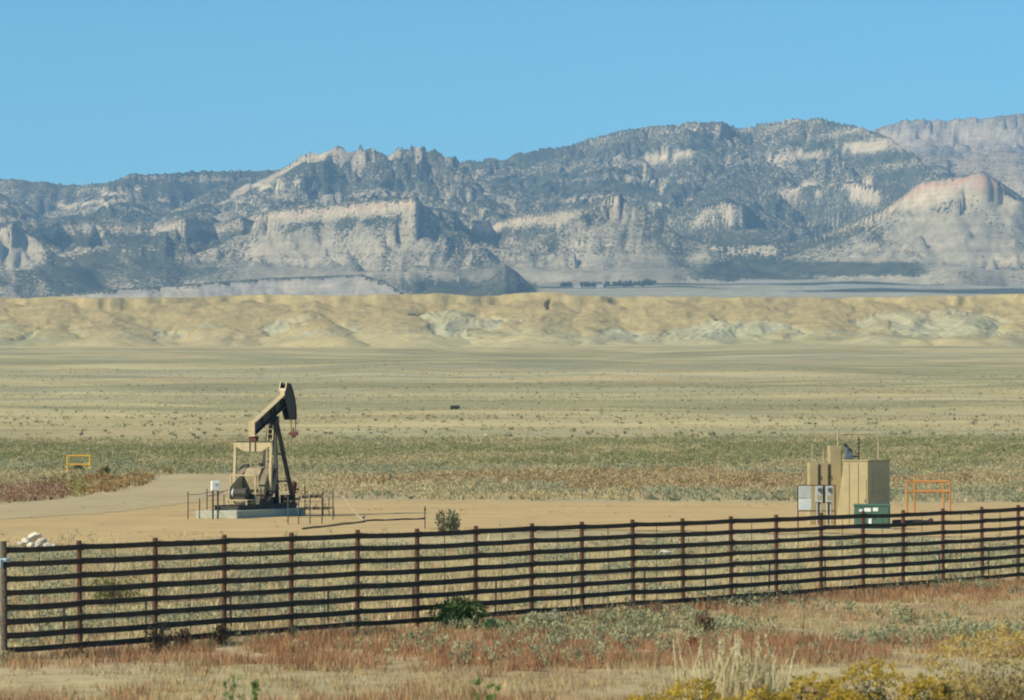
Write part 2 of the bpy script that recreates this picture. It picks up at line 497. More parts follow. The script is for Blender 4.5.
# ---- the mountain front ----
LF = {  # crest lines: pixel column, pixel row, distance in metres
 'far':  [(700, 190, 12300), (820, 160, 12200), (868, 130, 12000), (882, 122, 12000), (905, 118, 12000), (940, 116, 11900), (985, 113.5, 11800), (1024, 112, 11800), (1100, 110, 11800), (1300, 125, 11800), (1700, 140, 11800)],
 'main': [(-700, 190, 9800), (-200, 170, 9800), (-60, 171, 9700), (0, 176, 9600), (30, 179, 9600), (75, 183, 9600), (105, 181, 9500), (118, 177, 9400), (130, 172, 9400), (180, 170, 9500), (250, 168, 9600), (330, 170, 9700), (450, 160, 9900), (475, 157, 9900), (500, 155.5, 9900), (540, 146, 9900), (575, 140, 9800), (600, 132, 9700), (625, 128, 9600), (660, 123, 9500), (700, 118, 9400), (720, 119, 9400), (735, 124, 9500), (748, 124, 9500), (765, 119, 9400), (800, 115, 9300), (830, 116, 9200), (848, 121, 9100), (865, 126, 9000), (890, 136, 8800), (915, 152, 8600), (940, 172, 8500), (975, 205, 8400), (1024, 230, 8400), (1700, 240, 8400)],
 'peak': [(-700, 300, 8600), (150, 235, 8600), (200, 206, 8650), (240, 185, 8700), (262, 174, 8700), (290, 160, 8700), (303, 152, 8650), (318, 147, 8600), (333, 142, 8600), (345, 146, 8600), (352, 144.5, 8600), (362, 143, 8600), (372, 141, 8600), (384, 149, 8700), (393, 150, 8700), (401, 143, 8600), (418, 144, 8600), (433, 145, 8600), (440, 151, 8600), (452, 150, 8600), (463, 163, 8600), (482, 176, 8600), (510, 195, 8600), (560, 222, 8500), (620, 260, 8400), (1700, 300, 8400)],
 'front': [(-700, 232, 7300), (-150, 235, 7200), (0, 226, 7100), (12, 221, 7000), (28, 231, 7150), (60, 219, 7400), (110, 220, 7450), (150, 221, 7500), (185, 216, 7350), (215, 222, 7500), (240, 215, 7400), (256, 220, 7450), (268, 208, 7200), (330, 204, 7100), (350, 200, 7050), (417, 195, 6960), (423, 204, 7000), (455, 210, 7050), (472, 231, 7450), (490, 222, 7500), (520, 212, 7350), (560, 209, 7200), (590, 204, 7050), (612, 193, 6960), (620, 191, 6950), (629, 203, 7010), (652, 228, 7250), (682, 248, 7600), (720, 262, 7800), (1700, 290, 7800)],
 'right': [(-700, 320, 8100), (640, 300, 8100), (760, 268, 8000), (800, 248, 7700), (815, 236, 7500), (850, 220, 7400), (882, 208, 7300), (905, 192, 7150), (920, 180, 7100), (955, 174, 7050), (983, 169.5, 7040), (1000, 180, 7050), (1030, 200, 7150), (1080, 225, 7300), (1200, 215, 7300), (1700, 225, 7300)],
 'mid':  [(-700, 330, 8300), (520, 290, 8500), (600, 232, 8400), (650, 216, 8200), (690, 207, 8050), (728, 196, 7900), (745, 202, 7900), (765, 220, 7950), (785, 250, 8000), (810, 290, 8000), (1700, 330, 8000)],
 'knee': [(-700, 330, 8700), (640, 290, 8900), (760, 200, 8700), (800, 184, 8500), (850, 180, 8300), (880, 184, 8200), (905, 200, 8000), (930, 230, 7900), (980, 290, 7900), (1700, 330, 7900)],
 'bench': [(-700, 303, 5600), (-150, 304, 5600), (10, 298.5, 5650), (60, 293.5, 5700), (100, 290, 5700), (200, 283, 5750), (270, 277.5, 5800), (330, 275.5, 5800), (362, 274, 5800), (385, 281, 5760), (402, 292, 5700), (412, 302, 5700), (1700, 330, 5700)],
 'knob': [(-700, 330, 6100), (425, 302, 6100), (455, 294, 6100), (482, 284, 6100), (505, 263, 6100), (516, 270, 6100), (530, 283, 6100), (548, 299, 6100), (570, 310, 6100), (1700, 330, 6100)],
}
PR = {  # cliff height, cliff slope, talus height scale, talus slope, back slope, alcove depth, alcove width px
 'far':  (18, 1.3, 300, 0.46, 0.10, 160, 70),
 'main': (24, 1.5, 420, 0.44, 0.16, 170, 58),
 'peak': (40, 1.7, 420, 0.52, 0.40, 80, 40),
 'front': (26, 1.6, 150, 0.56, 0.03, 45, 34),
 'right': (34, 1.2, 170, 0.56, 0.05, 40, 40),
 'mid':  (38, 1.8, 170, 0.52, 0.06, 110, 34),
 'knee': (34, 1.7, 220, 0.50, 0.08, 110, 40),
 'bench': (4, 1.2, 40, 0.42, 0.006, 22, 12),
 'knob': (2, 1.0, 60, 0.36, 0.5, 20, 20),
}
mrow = np.concatenate([np.arange(5200, 6300, 21), np.arange(6300, 9900, 13), np.linspace(9900, 13200, 90)])
P, D = px_grid(mrow, -150, 1174, 1.55, 1200)
X = xw(P, D)
warp = (fbm(X / 420.0, D / 420.0, 201, 3) - 0.5)
Z = np.interp(D, [2500, 2700, 4200, 6000, 6800, 7400, 9000, 14000], [90, 104.5, 166, 238, 304, 352, 420, 560])
Zl = np.interp(D, [2500, 2700, 4200, 6000, 6900, 7400, 9000, 14000], [90, 104.5, 166, 226, 262, 330, 420, 560])
Z = Z + (fbm(X / 500, D / 350, 203, 4) - 0.5) * 26 * sstep(5600, 6400, D)
lw = 1 - sstep(395, 440, P)
Z = Z * (1 - lw) + Zl * lw
lid = np.zeros(P.shape, int); rel = np.zeros(P.shape)
names = list(LF)
for k, nm in enumerate(names):
    c, cs, tl, ts, bs, al, aw = PR[nm]
    pts = LF[nm]
    pw = P + 5 * (fbm(P / 14.0, D * 0 + k, 210 + k, 3) - 0.5) * (nm not in ('bench', 'knob'))
    sh = 0.0
    lean = sh * np.clip(knots(P, pts, 2) - D, 0, 260)
    pw = pw - lean; Pl = P - lean
    wgt = sstep(15, 130, knots(P, pts, 2) - D) if nm in ('front', 'right', 'mid', 'knee') else 0.0
    offs = np.linspace(-34, 34, 9)
    Ysm = sum(knots(P + q, pts, 2) for q in offs) / 9.0; Rsm = sum(knots(P + q, pts, 1) for q in offs) / 9.0
    Yc = knots(pw, pts, 2) * (1 - wgt) + Ysm * wgt
    row = knots(Pl, pts, 1) * (1 - wgt) + Rsm * wgt + ((fbm(Pl / 13.0, D * 0 + k, 220 + k, 3) - 0.5) * (3.2 if nm in ('peak',) else 2.4)) * (nm not in ('bench',))
    al_n = ridged((P + 60 * warp) / aw, D / 1500.0 + k, 230 + k, 3) - 0.55
    al_f = ridged((P + 30 * warp) / (aw * 0.28), D / 700.0 + k, 240 + k, 2) - 0.55
    Zc = EYE + (HZ - row) * Yc / F
    d0 = Yc - D
    amp = sstep(-60, 160, d0)
    d = d0 - amp * al * (al_n + 0.10 * al_f * sstep(60, 200, d0)) * -1.6 * 0.6
    dc = c / cs
    dd = np.maximum(d, 0)
    drop = np.where(dd < dc, dd * cs, c + tl * 1.1 * (1 - np.exp(-(dd - dc) * (ts - 0.13) / (tl * 1.1))) + 0.13 * (dd - dc))
    # stepped ledges on the slope
    led = 0.10 * np.sin(drop / 34.0 * 2 * np.pi + 5 * warp) * 34 / (2 * np.pi) * 4
    drop = drop + np.where(d > dc, led * sstep(0, 60, dd - dc), 0) * (0.0 if nm in ('bench', 'knob', 'right') else 0.6)
    drop = np.where(d < 0, -d * bs, drop)
    h = Zc - drop
    up = h > Z
    lid = np.where(up, k + 1, lid); rel = np.where(up, np.where(d < 0, -1, drop), rel)
    Z = np.maximum(Z, h)
# spurs descending from the crests, each a ridge with loose sides
SP = [('front', 0.60, (418, 200, 6970), (455, 233, 6850), (505, 277, 6680)), ('front', 0.60, (620, 194, 6960), (655, 229, 6850), (705, 274, 6680)),
      ('front', 0.60, (330, 215, 7080), (352, 250, 6950), (385, 277, 6800)), ('right', 0.60, (985, 175, 7050), (1010, 215, 6900), (1045, 272, 6700)),
      ('right', 0.60, (930, 190, 7080), (937, 230, 6900), (952, 264, 6750)), ('front', 0.62, (12, 223, 7010), (30, 260, 6880), (62, 294, 6740)),
      ('front', 0.58, (560, 220, 7180), (566, 250, 7000), (578, 277, 6850)), ('front', 0.58, (270, 216, 7200), (286, 250, 7050), (302, 275, 6900)),
      ('front', 0.58, (185, 222, 7350), (192, 250, 7150), (205, 276, 6980)), ('front', 0.58, (100, 226, 7420), (120, 255, 7200), (150, 280, 7000)),
      ('right', 0.58, (850, 228, 7390), (862, 252, 7200), (880, 268, 7000)), ('right', 0.58, (890, 206, 7300), (900, 240, 7050), (915, 266, 6850)),
      ('main', 0.50, (700, 121, 9380), (690, 160, 9000), (662, 200, 8500), (640, 235, 8000)), ('main', 0.50, (800, 118, 9280), (835, 150, 8900), (872, 190, 8300)),
      ('main', 0.50, (800, 119, 9280), (782, 165, 8800), (772, 215, 8200), (762, 242, 7900)), ('main', 0.48, (130, 174, 9380), (110, 195, 8800), (90, 214, 8000)),
      ('main', 0.48, (-30, 176, 9600), (8, 200, 8500), (16, 217, 7600)), ('main', 0.48, (250, 170, 9560), (215, 190, 8800), (190, 211, 7900)),
      ('main', 0.48, (575, 142, 9780), (560, 170, 9100), (555, 202, 8300)), ('main', 0.48, (640, 128, 9540), (612, 165, 8900), (600, 196, 8000)),
      ('main', 0.48, (520, 152, 9880), (505, 178, 9100), (490, 205, 8200)), ('main', 0.48, (740, 126, 9480), (738, 165, 8900), (730, 192, 8200)),
      ('peak', 0.52, (333, 146, 8580), (302, 180, 8300), (262, 205, 7800)), ('peak', 0.52, (433, 148, 8580), (468, 185, 8200), (512, 212, 7700)),
      ('peak', 0.52, (372, 146, 8580), (378, 176, 8200), (370, 198, 7600)), ('peak', 0.52, (402, 147, 8580), (420, 180, 8200), (432, 202, 7600)),
      ('far', 0.42, (940, 118, 11880), (925, 150, 11000), (915, 170, 10000)), ('far', 0.42, (1024, 114, 11780), (1000, 145, 11000), (985, 165, 10000))]
Xf = X.astype(np.float32); Df = D.astype(np.float32); Zf = Z.astype(np.float32)
wob = ((fbm(X / 90.0, D / 90.0, 275, 3) - 0.5) * 70).astype(np.float32)
Xw_ = Xf + wob; Dw_ = Df + wob[::-1]
for nm, slp, *pp in SP:
    pp = np.array(pp, float)
    tt = np.linspace(0, len(pp) - 1, 9 * (len(pp) - 1) + 1)
    cp = np.stack([np.interp(tt, range(len(pp)), pp[:, k]) for k in range(3)], 1)
    j0 = np.searchsorted(P[0], pp[:, 0].min() - 150); j1 = np.searchsorted(P[0], pp[:, 0].max() + 150)
    i0 = np.searchsorted(mrow, pp[:, 2].min() - 500); i1 = np.searchsorted(mrow, pp[:, 2].max() + 150)
    sub = (slice(i0, i1), slice(j0, j1))
    best = np.full(Zf[sub].shape, -1e4, np.float32)
    for p_, y_, d_ in cp:
        r_ = np.sqrt((Xw_[sub] - xw(p_, d_)) ** 2 + (Dw_[sub] - d_) ** 2)
        np.maximum(best, zy(y_, d_) - slp * r_ * (1 - 0.0003 * r_), out=best)
    up = best > Z[sub]
    k = names.index(nm) + 1
    lid[sub] = np.where(up, k, lid[sub]); rel[sub] = np.where(up, np.where(rel[sub] < 0, 90, np.maximum(rel[sub], 85)), rel[sub])
    Z[sub] = np.where(up, best, Z[sub])
# talus cones: no bare side of a spur stays steeper than loose rock can lie
bigm = (lid > 0) & (lid <= 7)
dXc = np.gradient(X, axis=1)
for cliff, slope in ((10.0, 1.3), (30.0, 0.60)):
    zt = Z - cliff
    for rnd in range(2):
        for j in range(1, zt.shape[1]):
            np.maximum(zt[:, j], zt[:, j - 1] - slope * dXc[:, j], out=zt[:, j])
        for j in range(zt.shape[1] - 2, -1, -1):
            np.maximum(zt[:, j], zt[:, j + 1] - slope * dXc[:, j], out=zt[:, j])
        for i in range(zt.shape[0] - 2, -1, -1):
            np.maximum(zt[i], zt[i + 1] - slope * (mrow[i + 1] - mrow[i]), out=zt[i])
    grown = zt > Z + 0.5
    rel = np.where(grown & (rel < 0), 60.0, rel)
    rel = np.where(grown, np.maximum(rel, cliff + 8), rel)
    lid = np.where(grown & (lid == 0), 4, lid)
    Z = np.maximum(Z, zt)
for ax_ in (0, 1):
    Zs = Z.copy()
    if ax_ == 0: Zs[1:-1] = 0.25 * Z[:-2] + 0.5 * Z[1:-1] + 0.25 * Z[2:]
    else: Zs[:, 1:-1] = 0.25 * Z[:, :-2] + 0.5 * Z[:, 1:-1] + 0.25 * Z[:, 2:]
    Z = np.where((lid == 4) | (lid == 5), Zs, Z)
# erosion: gullies of several sizes running down the slopes
gy, gx = np.gradient(Z)
dY = np.gradient(D, axis=0); sl = np.abs(gy / dY)
slm = sstep(0.10, 0.35, sl)
hill = sstep(10, 80, Z - np.interp(D, [5200, 6800, 9000, 14000], [205, 304, 420, 560]))
big = (lid > 0) & (lid <= 7)
X2 = X + warp * 260
er = (1 - ridged((X2 + 0.35 * D) / 560.0, D / 1300.0, 249, 2)) * 100 * np.where(lid == 4, 0.3, 1.0) + (1 - ridged(X2 / 210.0, D / 620.0, 251, 2)) * 40 + (1 - ridged(X2 / 75.0, D / 230.0, 253, 2)) * 22
er = er + (1 - ridged(X2 / 26.0, D / 80.0, 255, 2)) * 6
frm = (lid == 4) | (lid == 5)
er = er + frm * ((1 - ridged((X2 + 0.2 * D) / 60.0, D / 260.0, 253, 2)) * 9 + (1 - ridged((X2 - 0.25 * D) / 120.0, D / 420.0, 273, 2)) * 14)
er = er * np.where(rel < 0, np.where(frm, 0.05, 0.22), 0.05 + 0.95 * sstep(20, 110, rel))
er = er * np.where(lid == 5, 0.42, 1.0)
Z = Z - er * hill * (0.25 + 0.75 * slm) * np.where(big, 1.0, 0.12)
Z = Z + (fbm(X / 30.0, D / 30.0, 257, 3) - 0.5) * 8 * hill * np.where(big, 1.0, 0.1) * np.where(frm & (rel < 25), 0.3, 1.0)
# fluting of the low bench
fl = (lid == names.index('bench') + 1) & (rel > 0)
Z = Z - np.where(fl, (1 - ridged((X + 0.3 * D) / 15.0, D / 160.0, 259, 2)) * 5 * sstep(2, 12, rel), 0)

# colours of rock, talus and woodland
gy, gx = np.gradient(Z); sl = np.sqrt((gy / dY) ** 2 + (gx / np.maximum(np.gradient(X, axis=1), 1e-3)) ** 2)
n1 = fbm(X / 260.0, D / 260.0, 261, 4); n2 = fbm(X / 60.0, D / 60.0, 263, 4); nst = fbm(X / 1100.0 + D / 2600.0, (Z + 14 * (n1 - 0.5)) / 24.0, 269, 3); ngul = ridged((X2 + 0.2 * D) / 60.0, D / 260.0, 253, 2); ns = fbm(X / 700.0, Z / 9.0, 265, 3)
talus = np.array([0.27, 0.235, 0.17]); cream = np.array([0.60, 0.475, 0.315]); redr = np.array([0.56, 0.29, 0.19]); brown = np.array([0.30, 0.235, 0.16]); greyr = np.array([0.36, 0.345, 0.28])
C = mxa(np.broadcast_to(talus, P.shape + (3,)).copy(), brown, sstep(0.45, 0.68, n1) * 0.6)
C = mxa(C, cream, sstep(0.5, 0.62, ns) * 0.55 * sstep(0.25, 0.6, sl))
veg = np.full(P.shape, 0.55)
def is_(n): return lid == names.index(n) + 1
fr = is_('front')
bare_f = knots(P, [(-300, 0.3), (-40, 0.5), (-5, 1.05), (30, 1.05), (46, 0.25), (110, 0.2), (180, 0.32), (235, 0.42), (262, 0.7), (330, 0.85), (418, 0.9), (470, 0.6), (500, 0.7), (600, 0.9), (630, 0.7), (655, 0.4), (700, 0.15), (1500, 0.3)])
bare_r = knots(P, [(700, 0.2), (770, 0.35), (800, 0.75), (900, 0.85), (1000, 1.05), (1060, 0.9), (1500, 0.6)])
for nm, bare, ch in (('front', bare_f, 26), ('right', bare_r, 36)):
    s = is_(nm)
    top = s & (rel >= 0)
    r = np.where(top, rel, 0)
    clf = sstep(0, 5, r) * (1 - sstep(ch * 0.9, ch * 1.35, r))
    cc = mxa(C, cream, clf * 0.9)
    rc = sstep(2, 6, r) * (1 - sstep(ch * 0.42, ch * 0.62, r)) * (sstep(0.4, 0.55, fbm(P / 50.0, P * 0, 271, 3)) if nm == 'front' else sstep(880, 915, P))
    cc = mxa(cc, redr, rc * (0.5 if nm == 'front' else 0.85))
    cc = mxa(cc, np.array([0.40, 0.335, 0.235]), (1 - clf) * sstep(0.5, 1.0, bare) * (0.35 + 0.5 * sstep(0.4, 0.6, n2)))
    C = np.where(top[..., None], cc, C)
    v = 0.90 - 0.54 * bare + (n1 - 0.5) * 0.9 + (n2 - 0.5) * 0.6 + 0.15 * sstep(90, 200, r) - 0.25 * clf
    v = v + 0.55 * (0.5 - ngul) - 0.32 * sstep(0.52, 0.6, nst) * (r > ch) * sstep(0.25, 0.7, bare) + 0.5 * np.exp(-((r - ch * 1.5) / 5.0) ** 2)
    veg = np.where(top, v, np.where(s, 0.66 + (n1 - 0.5) * 0.6, veg))
for nm, b0, ch in (('main', 0.84, 24), ('peak', 0.74, 46), ('mid', 0.74, 38), ('knee', 0.72, 34), ('far', 0.42, 18)):
    s = is_(nm); r = np.where(rel > 0, rel, 0)
    clf = s * sstep(2, 8, r) * (1 - sstep(ch, ch * 1.3, r)) * (1.0 if nm in ('peak', 'mid', 'knee') else 0.35)
    clf = clf * sstep(0.42, 0.56, fbm(P / 30.0, P * 0, 280 + len(nm), 3)) if nm != 'peak' else clf
    C = np.where(s[..., None], mxa(C, cream * 0.85 if nm == 'peak' else cream, clf * 0.85), C)
    veg = np.where(s, b0 + (n1 - 0.5) * 0.8 - 0.5 * clf + 0.1 * (rel < 0) - 0.45 * sstep(0.55, 0.60, nst) * sstep(0.42, 0.56, n1) + 0.15 * sstep(0.5, 0.42, nst) * 0, veg)
    C = np.where(s[..., None], mxa(C, cream * 0.9, sstep(0.55, 0.60, nst) * 0.5), C)
# pale ledges high on the main ridge
for p0, p1, y0, y1, hh in ((768, 905, 158, 141, 6.0), (640, 692, 160, 154, 3.5), (775, 872, 192, 180, 6.0), (586, 690, 222, 196, 3.0), (100, 160, 193, 191, 2.2), (60, 130, 206, 199, 2.4), (255, 300, 186, 182, 3)):
    yrow = HZ - (Z - EYE) * F / D
    yl = y0 + (y1 - y0) * (P - p0) / (p1 - p0) + (fbm(P / 9.0, P * 0, 290, 3) - 0.5) * 5
    k = sstep(p0 - 6, p0 + 6, P) * (1 - sstep(p1 - 6, p1 + 6, P)) * np.exp(-((yrow - yl) / hh) ** 4) * sstep(0.3, 0.5, n2)
    k = k * (is_('main') | is_('knee') | is_('peak'))
    C = mxa(C, cream * 1.02, k); veg = veg - 0.6 * k
s = is_('far'); C = np.where(s[..., None], mxa(C, np.array([0.40, 0.31, 0.22]), np.full(P.shape, 0.6)), C)
s = is_('bench')
C = np.where(s[..., None], mxa(np.broadcast_to(np.array([0.37, 0.325, 0.27]), P.shape + (3,)).copy(), cream * 0.9, sstep(0.45, 0.7, n2) * 0.4), C)
veg = np.where(s, np.where(rel > 0, np.where(rel < 4.5, 0.95, 0.02), 0.95), veg)
veg = np.where(is_('knob'), np.where(P < 520, 0.85, 0.35) + (n2 - 0.5) * 0.5, veg)
flat = lid == 0
st = fbm(X / 900.0, D / 130.0, 267, 4)
C = np.where(flat[..., None], mxa(np.broadcast_to(np.array([0.36, 0.32, 0.22]), P.shape + (3,)).copy(), greyr, sstep(0.4, 0.6, n1)), C)
veg = np.where(flat, 0.12 + 0.85 * sstep(0.44, 0.54, st) + 0.5 * sstep(6900, 7300, D) * (P > 680) * (P < 930) + 0.6 * ((P > 395) & (P < 530)), veg)
yrow = HZ - (Z - EYE) * F / D
wood = sstep(675, 720, P) * (1 - sstep(905, 950, P)) * sstep(258, 264, yrow + (n1 - 0.5) * 10) * (1 - sstep(274, 279, yrow + (n2 - 0.5) * 8))
wood = np.maximum(wood, sstep(395, 425, P) * (1 - sstep(525, 550, P)) * sstep(279, 285, yrow + (n1 - 0.5) * 8))
veg = np.where((D > 5900) & (D < 8200), np.maximum(veg, wood * 1.05), veg)
veg = np.clip(veg, 0, 1)
me = new_mesh('mountain_range', np.stack([X, D, Z], -1).reshape(-1, 3), grid_faces(*P.shape), np.concatenate([C, veg[..., None]], -1).reshape(-1, 4), True)
def mountain_mat():
    m, nt, b = nodes_of('mountain_rock')
    at = N(nt, 'ShaderNodeAttribute', attribute_name='Col')
    n1 = ramp(nt, noise_of(nt, 0.035, 8, 0.72), [(0.3, 0.7), (0.72, 1.22)])
    c = mixc(nt, 1.0, at.outputs['Color'], n1, 'MULTIPLY')
    # horizontal beds in the cliffs
    bed = ramp(nt, noise_of(nt, 0.05, 4, 0.6, stretch=(0.05, 0.05, 1.6)), [(0.35, 0.86), (0.65, 1.12)])
    c = mixc(nt, 1.0, c, bed, 'MULTIPLY')
    # junipers: small dark crowns, denser where the woodland is
    tr = noise_of(nt, 0.17, 4, 0.65)
    ad = nt.nodes.new('ShaderNodeMath'); ad.operation = 'ADD'
    sc_ = nt.nodes.new('ShaderNodeMath'); sc_.operation = 'MULTIPLY_ADD'
    nt.links.new(at.outputs['Alpha'], sc_.inputs[0]); sc_.inputs[1].default_value = 0.36; sc_.inputs[2].default_value = -0.18
    nt.links.new(tr, ad.inputs[0]); nt.links.new(sc_.outputs[0], ad.inputs[1])
    msk = ramp(nt, ad.outputs[0], [(0.47, 0.0), (0.565, 1.0)])
    vg = mixc(nt, ramp(nt, noise_of(nt, 0.02, 4), [(0.4, 0.0), (0.6, 1.0)]), (0.040, 0.052, 0.036), (0.080, 0.085, 0.052))
    c = mixc(nt, msk, c, vg)
    nt.links.new(c, b.inputs['Base Color'])
    b.inputs['Roughness'].default_value = 0.95; set_spec(b, 0.03)
    bp = N(nt, 'ShaderNodeBump', Strength=0.7, Distance=6.0)
    nt.links.new(noise_of(nt, 0.05, 7, 0.7), bp.inputs['Height']); nt.links.new(bp.outputs['Normal'], b.inputs['Normal'])
    return m
o = add_obj('mountain_range', me, mountain_mat()); o['kind'] = 'structure'
ZMAX = float(Z.max())

# ------------------------------------------------------------------ haze
mb = MB(); mb.box((0, 6900, (ZMAX + 30 - 3) / 2), (17000, 14400, ZMAX + 33))
hm, hnt, hb = nodes_of('haze_air')
hnt.nodes.remove(hb)
pv = hnt.nodes.new('ShaderNodeVolumePrincipled')
pv.inputs['Color'].default_value = (0.36, 0.62, 1.0, 1)
pv.inputs['Density'].default_value = 6.0e-5
pv.inputs['Anisotropy'].default_value = 0.0
hnt.links.new(pv.outputs[0], hnt.nodes['Material Output'].inputs['Volume'])
haze = mb.build('haze', hm); haze['kind'] = 'stuff'

# ------------------------------------------------------------------ places on the ground
def gz(x, y):
    return float(plain_z(np.array([x], float), np.array([y], float))[0])

def hit(p, y):
    """ground point seen at pixel p, y (only used to read positions off the plain)"""
    Ds = np.geomspace(30, 2300, 4000)
    zs = plain_z(xw(p, Ds), Ds)
    k = int(np.argmax(zs >= zy(y, Ds)))
    if k == 0: k = len(Ds) - 1
    return xw(p, Ds[k]), Ds[k], zs[k]

# ---- bare dirt of the well pad and the track that reaches it ----
def sheet(name, poly_px, lift, mat, y0, y1, rough, pstep=5.0):
    poly = [hit(*q)[:2] for q in poly_px]
    rows = np.arange(y0, y1, 1.4)
    P_, D_ = np.meshgrid(np.arange(-260, 1290, pstep), rows)
    Xs = xw(P_, D_); Zs = plain_z(Xs, D_) + lift
    xe = Xs + (fbm(Xs / 2.2, D_ / 6.0, 301, 4) - 0.5) * rough * 2
    ye = D_ + (fbm(Xs / 3.0, D_ / 9.0, 303, 4) - 0.5) * rough * 9
    ins = np.zeros(Xs.shape, bool)
    n = len(poly)
    for i in range(n):
        (xa, ya), (xb, yb) = poly[i], poly[(i + 1) % n]
        cr = ((ya > ye) != (yb > ye)) & (xe < (xb - xa) * (ye - ya) / (yb - ya + 1e-12) + xa)
        ins ^= cr
    fs = grid_faces(*Xs.shape)
    keep = ins.ravel()[fs].all(1)
    fs = fs[keep]
    used = np.unique(fs); mp = np.zeros(Xs.size, int); mp[used] = np.arange(len(used))
    vs = np.stack([Xs, D_, Zs], -1).reshape(-1, 3)[used]
    o = add_obj(name, new_mesh(name, vs, mp[fs], None, True), mat); o['kind'] = 'structure'
    return o

def dirt(name, a, b, c):
    m, nt, bs = nodes_of(name)
    f1 = ramp(nt, noise_of(nt, 0.25, 6, 0.6, stretch=(1.0, 0.22, 1.0)), [(0.35, 0.0), (0.65, 1.0)])
    f2 = ramp(nt, noise_of(nt, 2.2, 6, 0.7), [(0.45, 0.0), (0.75, 0.55)])
    col = mixc(nt, f2, mixc(nt, f1, a, b), c)
    # wheel ruts that wander along the pad, and dark oily stains
    rut = ramp(nt, noise_of(nt, 1.1, 3, 0.5, stretch=(0.05, 1.0, 1.0), dist=0.6), [(0.52, 0.0), (0.60, 0.55), (0.68, 0.0)])
    col = mixc(nt, rut, col, tuple(q * 0.70 for q in c))
    stn = ramp(nt, noise_of(nt, 0.12, 7, 0.7), [(0.60, 0.0), (0.70, 0.5)])
    col = mixc(nt, stn, col, tuple(q * 0.62 for q in c))
    nt.links.new(col, bs.inputs['Base Color'])
    bs.inputs['Roughness'].default_value = 0.95; set_spec(bs, 0.05)
    bp = N(nt, 'ShaderNodeBump', Strength=0.4, Distance=0.05)
    nt.links.new(noise_of(nt, 4.0, 6, 0.7), bp.inputs['Height']); nt.links.new(bp.outputs['Normal'], bs.inputs['Normal'])
    return m
PAD = dirt('pad_dirt', (0.56, 0.40, 0.195), (0.50, 0.36, 0.180), (0.37, 0.265, 0.145))
ROAD = dirt('track_gravel', (0.49, 0.39, 0.225), (0.44, 0.35, 0.20), (0.35, 0.285, 0.17))
sheet('dirt_pad', [(-240, 512), (0, 508), (120, 500), (240, 492), (300, 498), (360, 500), (600, 502), (800, 503), (1040, 503), (1270, 504), (1270, 540), (1024, 540), (900, 536), (800, 534), (600, 531), (480, 532), (380, 536), (250, 541), (120, 546), (0, 548), (-240, 552)], 0.03, PAD, 138, 262, 1.0)
sheet('gravel_track', [(-240, 514), (0, 504.5), (60, 500), (105, 495), (140, 487), (157, 479), (172, 475.5), (238, 474.5), (243, 482), (232, 490), (190, 503), (120, 513), (0, 521), (-240, 528)], 0.045, ROAD, 180, 345, 0.5, 3.0)

# ------------------------------------------------------------------ snow fence
RAILM = paint('dark_rail', (0.062, 0.049, 0.038), 0.85, wear=(0.12, 0.09, 0.063), wear_amt=0.6, scale=5.0, spec=0.1)
RUST = paint('rusty_post', (0.135, 0.058, 0.036), 0.8, wear=(0.06, 0.034, 0.026), wear_amt=0.8, scale=6.0, spec=0.2)
WOOD = paint('grey_wood', (0.15, 0.125, 0.10), 0.85, wear=(0.07, 0.058, 0.05), wear_amt=0.9, scale=9.0, spec=0.1)
WIRE = paint('galvanised_wire', (0.09, 0.085, 0.08), 0.5, metal=0.4)
PALECLOTH = paint('pale_ribbon', (0.45, 0.55, 0.60), 0.8)
FA = Vector((xw(4, 74.3), 74.3, 0)); FB = Vector((xw(1018, 114.5), 114.5, 0))
FD = (FB - FA).normalized(); FN = Vector((FD.y, -FD.x, 0))          # FN points to the camera side
def on_line(p, off=0.0):
    """point of the fence line in the direction of pixel column p"""
    k = (p - 512.0) / F
    a = FA - FN * off
    t = (k * a.y - a.x) / (FD.x - k * FD.y)
    return a + FD * t
post_px = [4, 80, 155, 224, 291, 357, 417, 475, 531, 582, 633, 683, 731, 776, 821, 863, 903, 943, 982, 1018]
posts = [on_line(p) for p in post_px]
step = (posts[-1] - posts[-2])
for k in range(3): posts.append(posts[-1] + FD * 2.6)
fence = thing('snow_fence', 'long dark fence of eight horizontal rails on rusty posts across the foreground', 'fence', (FA.x, FA.y, 0))
FH = 2.44
def rel_(v): return (v.x - FA.x, v.y - FA.y, v.z)
pm = MB(); pm.tube([(0, 0, -0.4), (0, 0, FH)], 0.058, 10)
post_me = pm.mesh('post'); post_me.materials.append(RUST)
bm_ = MB(); bm_.box((0, 0, 0), (0.145, 0.10, 0.145)); bm_.tube([(-0.05, -0.055, 0.0), (-0.05, -0.0615, 0.0)], 0.02, 6); bm_.tube([(0.05, -0.055, 0.0), (0.05, -0.0615, 0.0)], 0.02, 6)
brk_me = bm_.mesh('bracket', 0.012); brk_me.materials.append(RAILM)
rm = MB()
for k in range(4):
    x0, x1 = k / 4, (k + 1) / 4
    sag = lambda x: -0.010 * 4 * x * (1 - x)
    n = len(rm.v)
    if k == 0:
        rm.v += [(0, -0.02, -0.061), (0, 0.02, -0.061), (0, 0.02, 0.061), (0, -0.02, 0.07)]; prev = [0, 1, 2, 3]; rm.f.append([3, 2, 1, 0])
    n = len(rm.v)
    rm.v += [(x1, -0.02, -0.061 + sag(x1)), (x1, 0.02, -0.061 + sag(x1)), (x1, 0.02, 0.061 + sag(x1)), (x1, -0.02, 0.061 + sag(x1))]
    cur = [n, n + 1, n + 2, n + 3]
    for a in range(4): rm.f.append([prev[a], prev[(a + 1) % 4], cur[(a + 1) % 4], cur[a]])
    prev = cur
rm.f.append(prev)
rail_me = rm.mesh('rail'); rail_me.materials.append(RAILM)
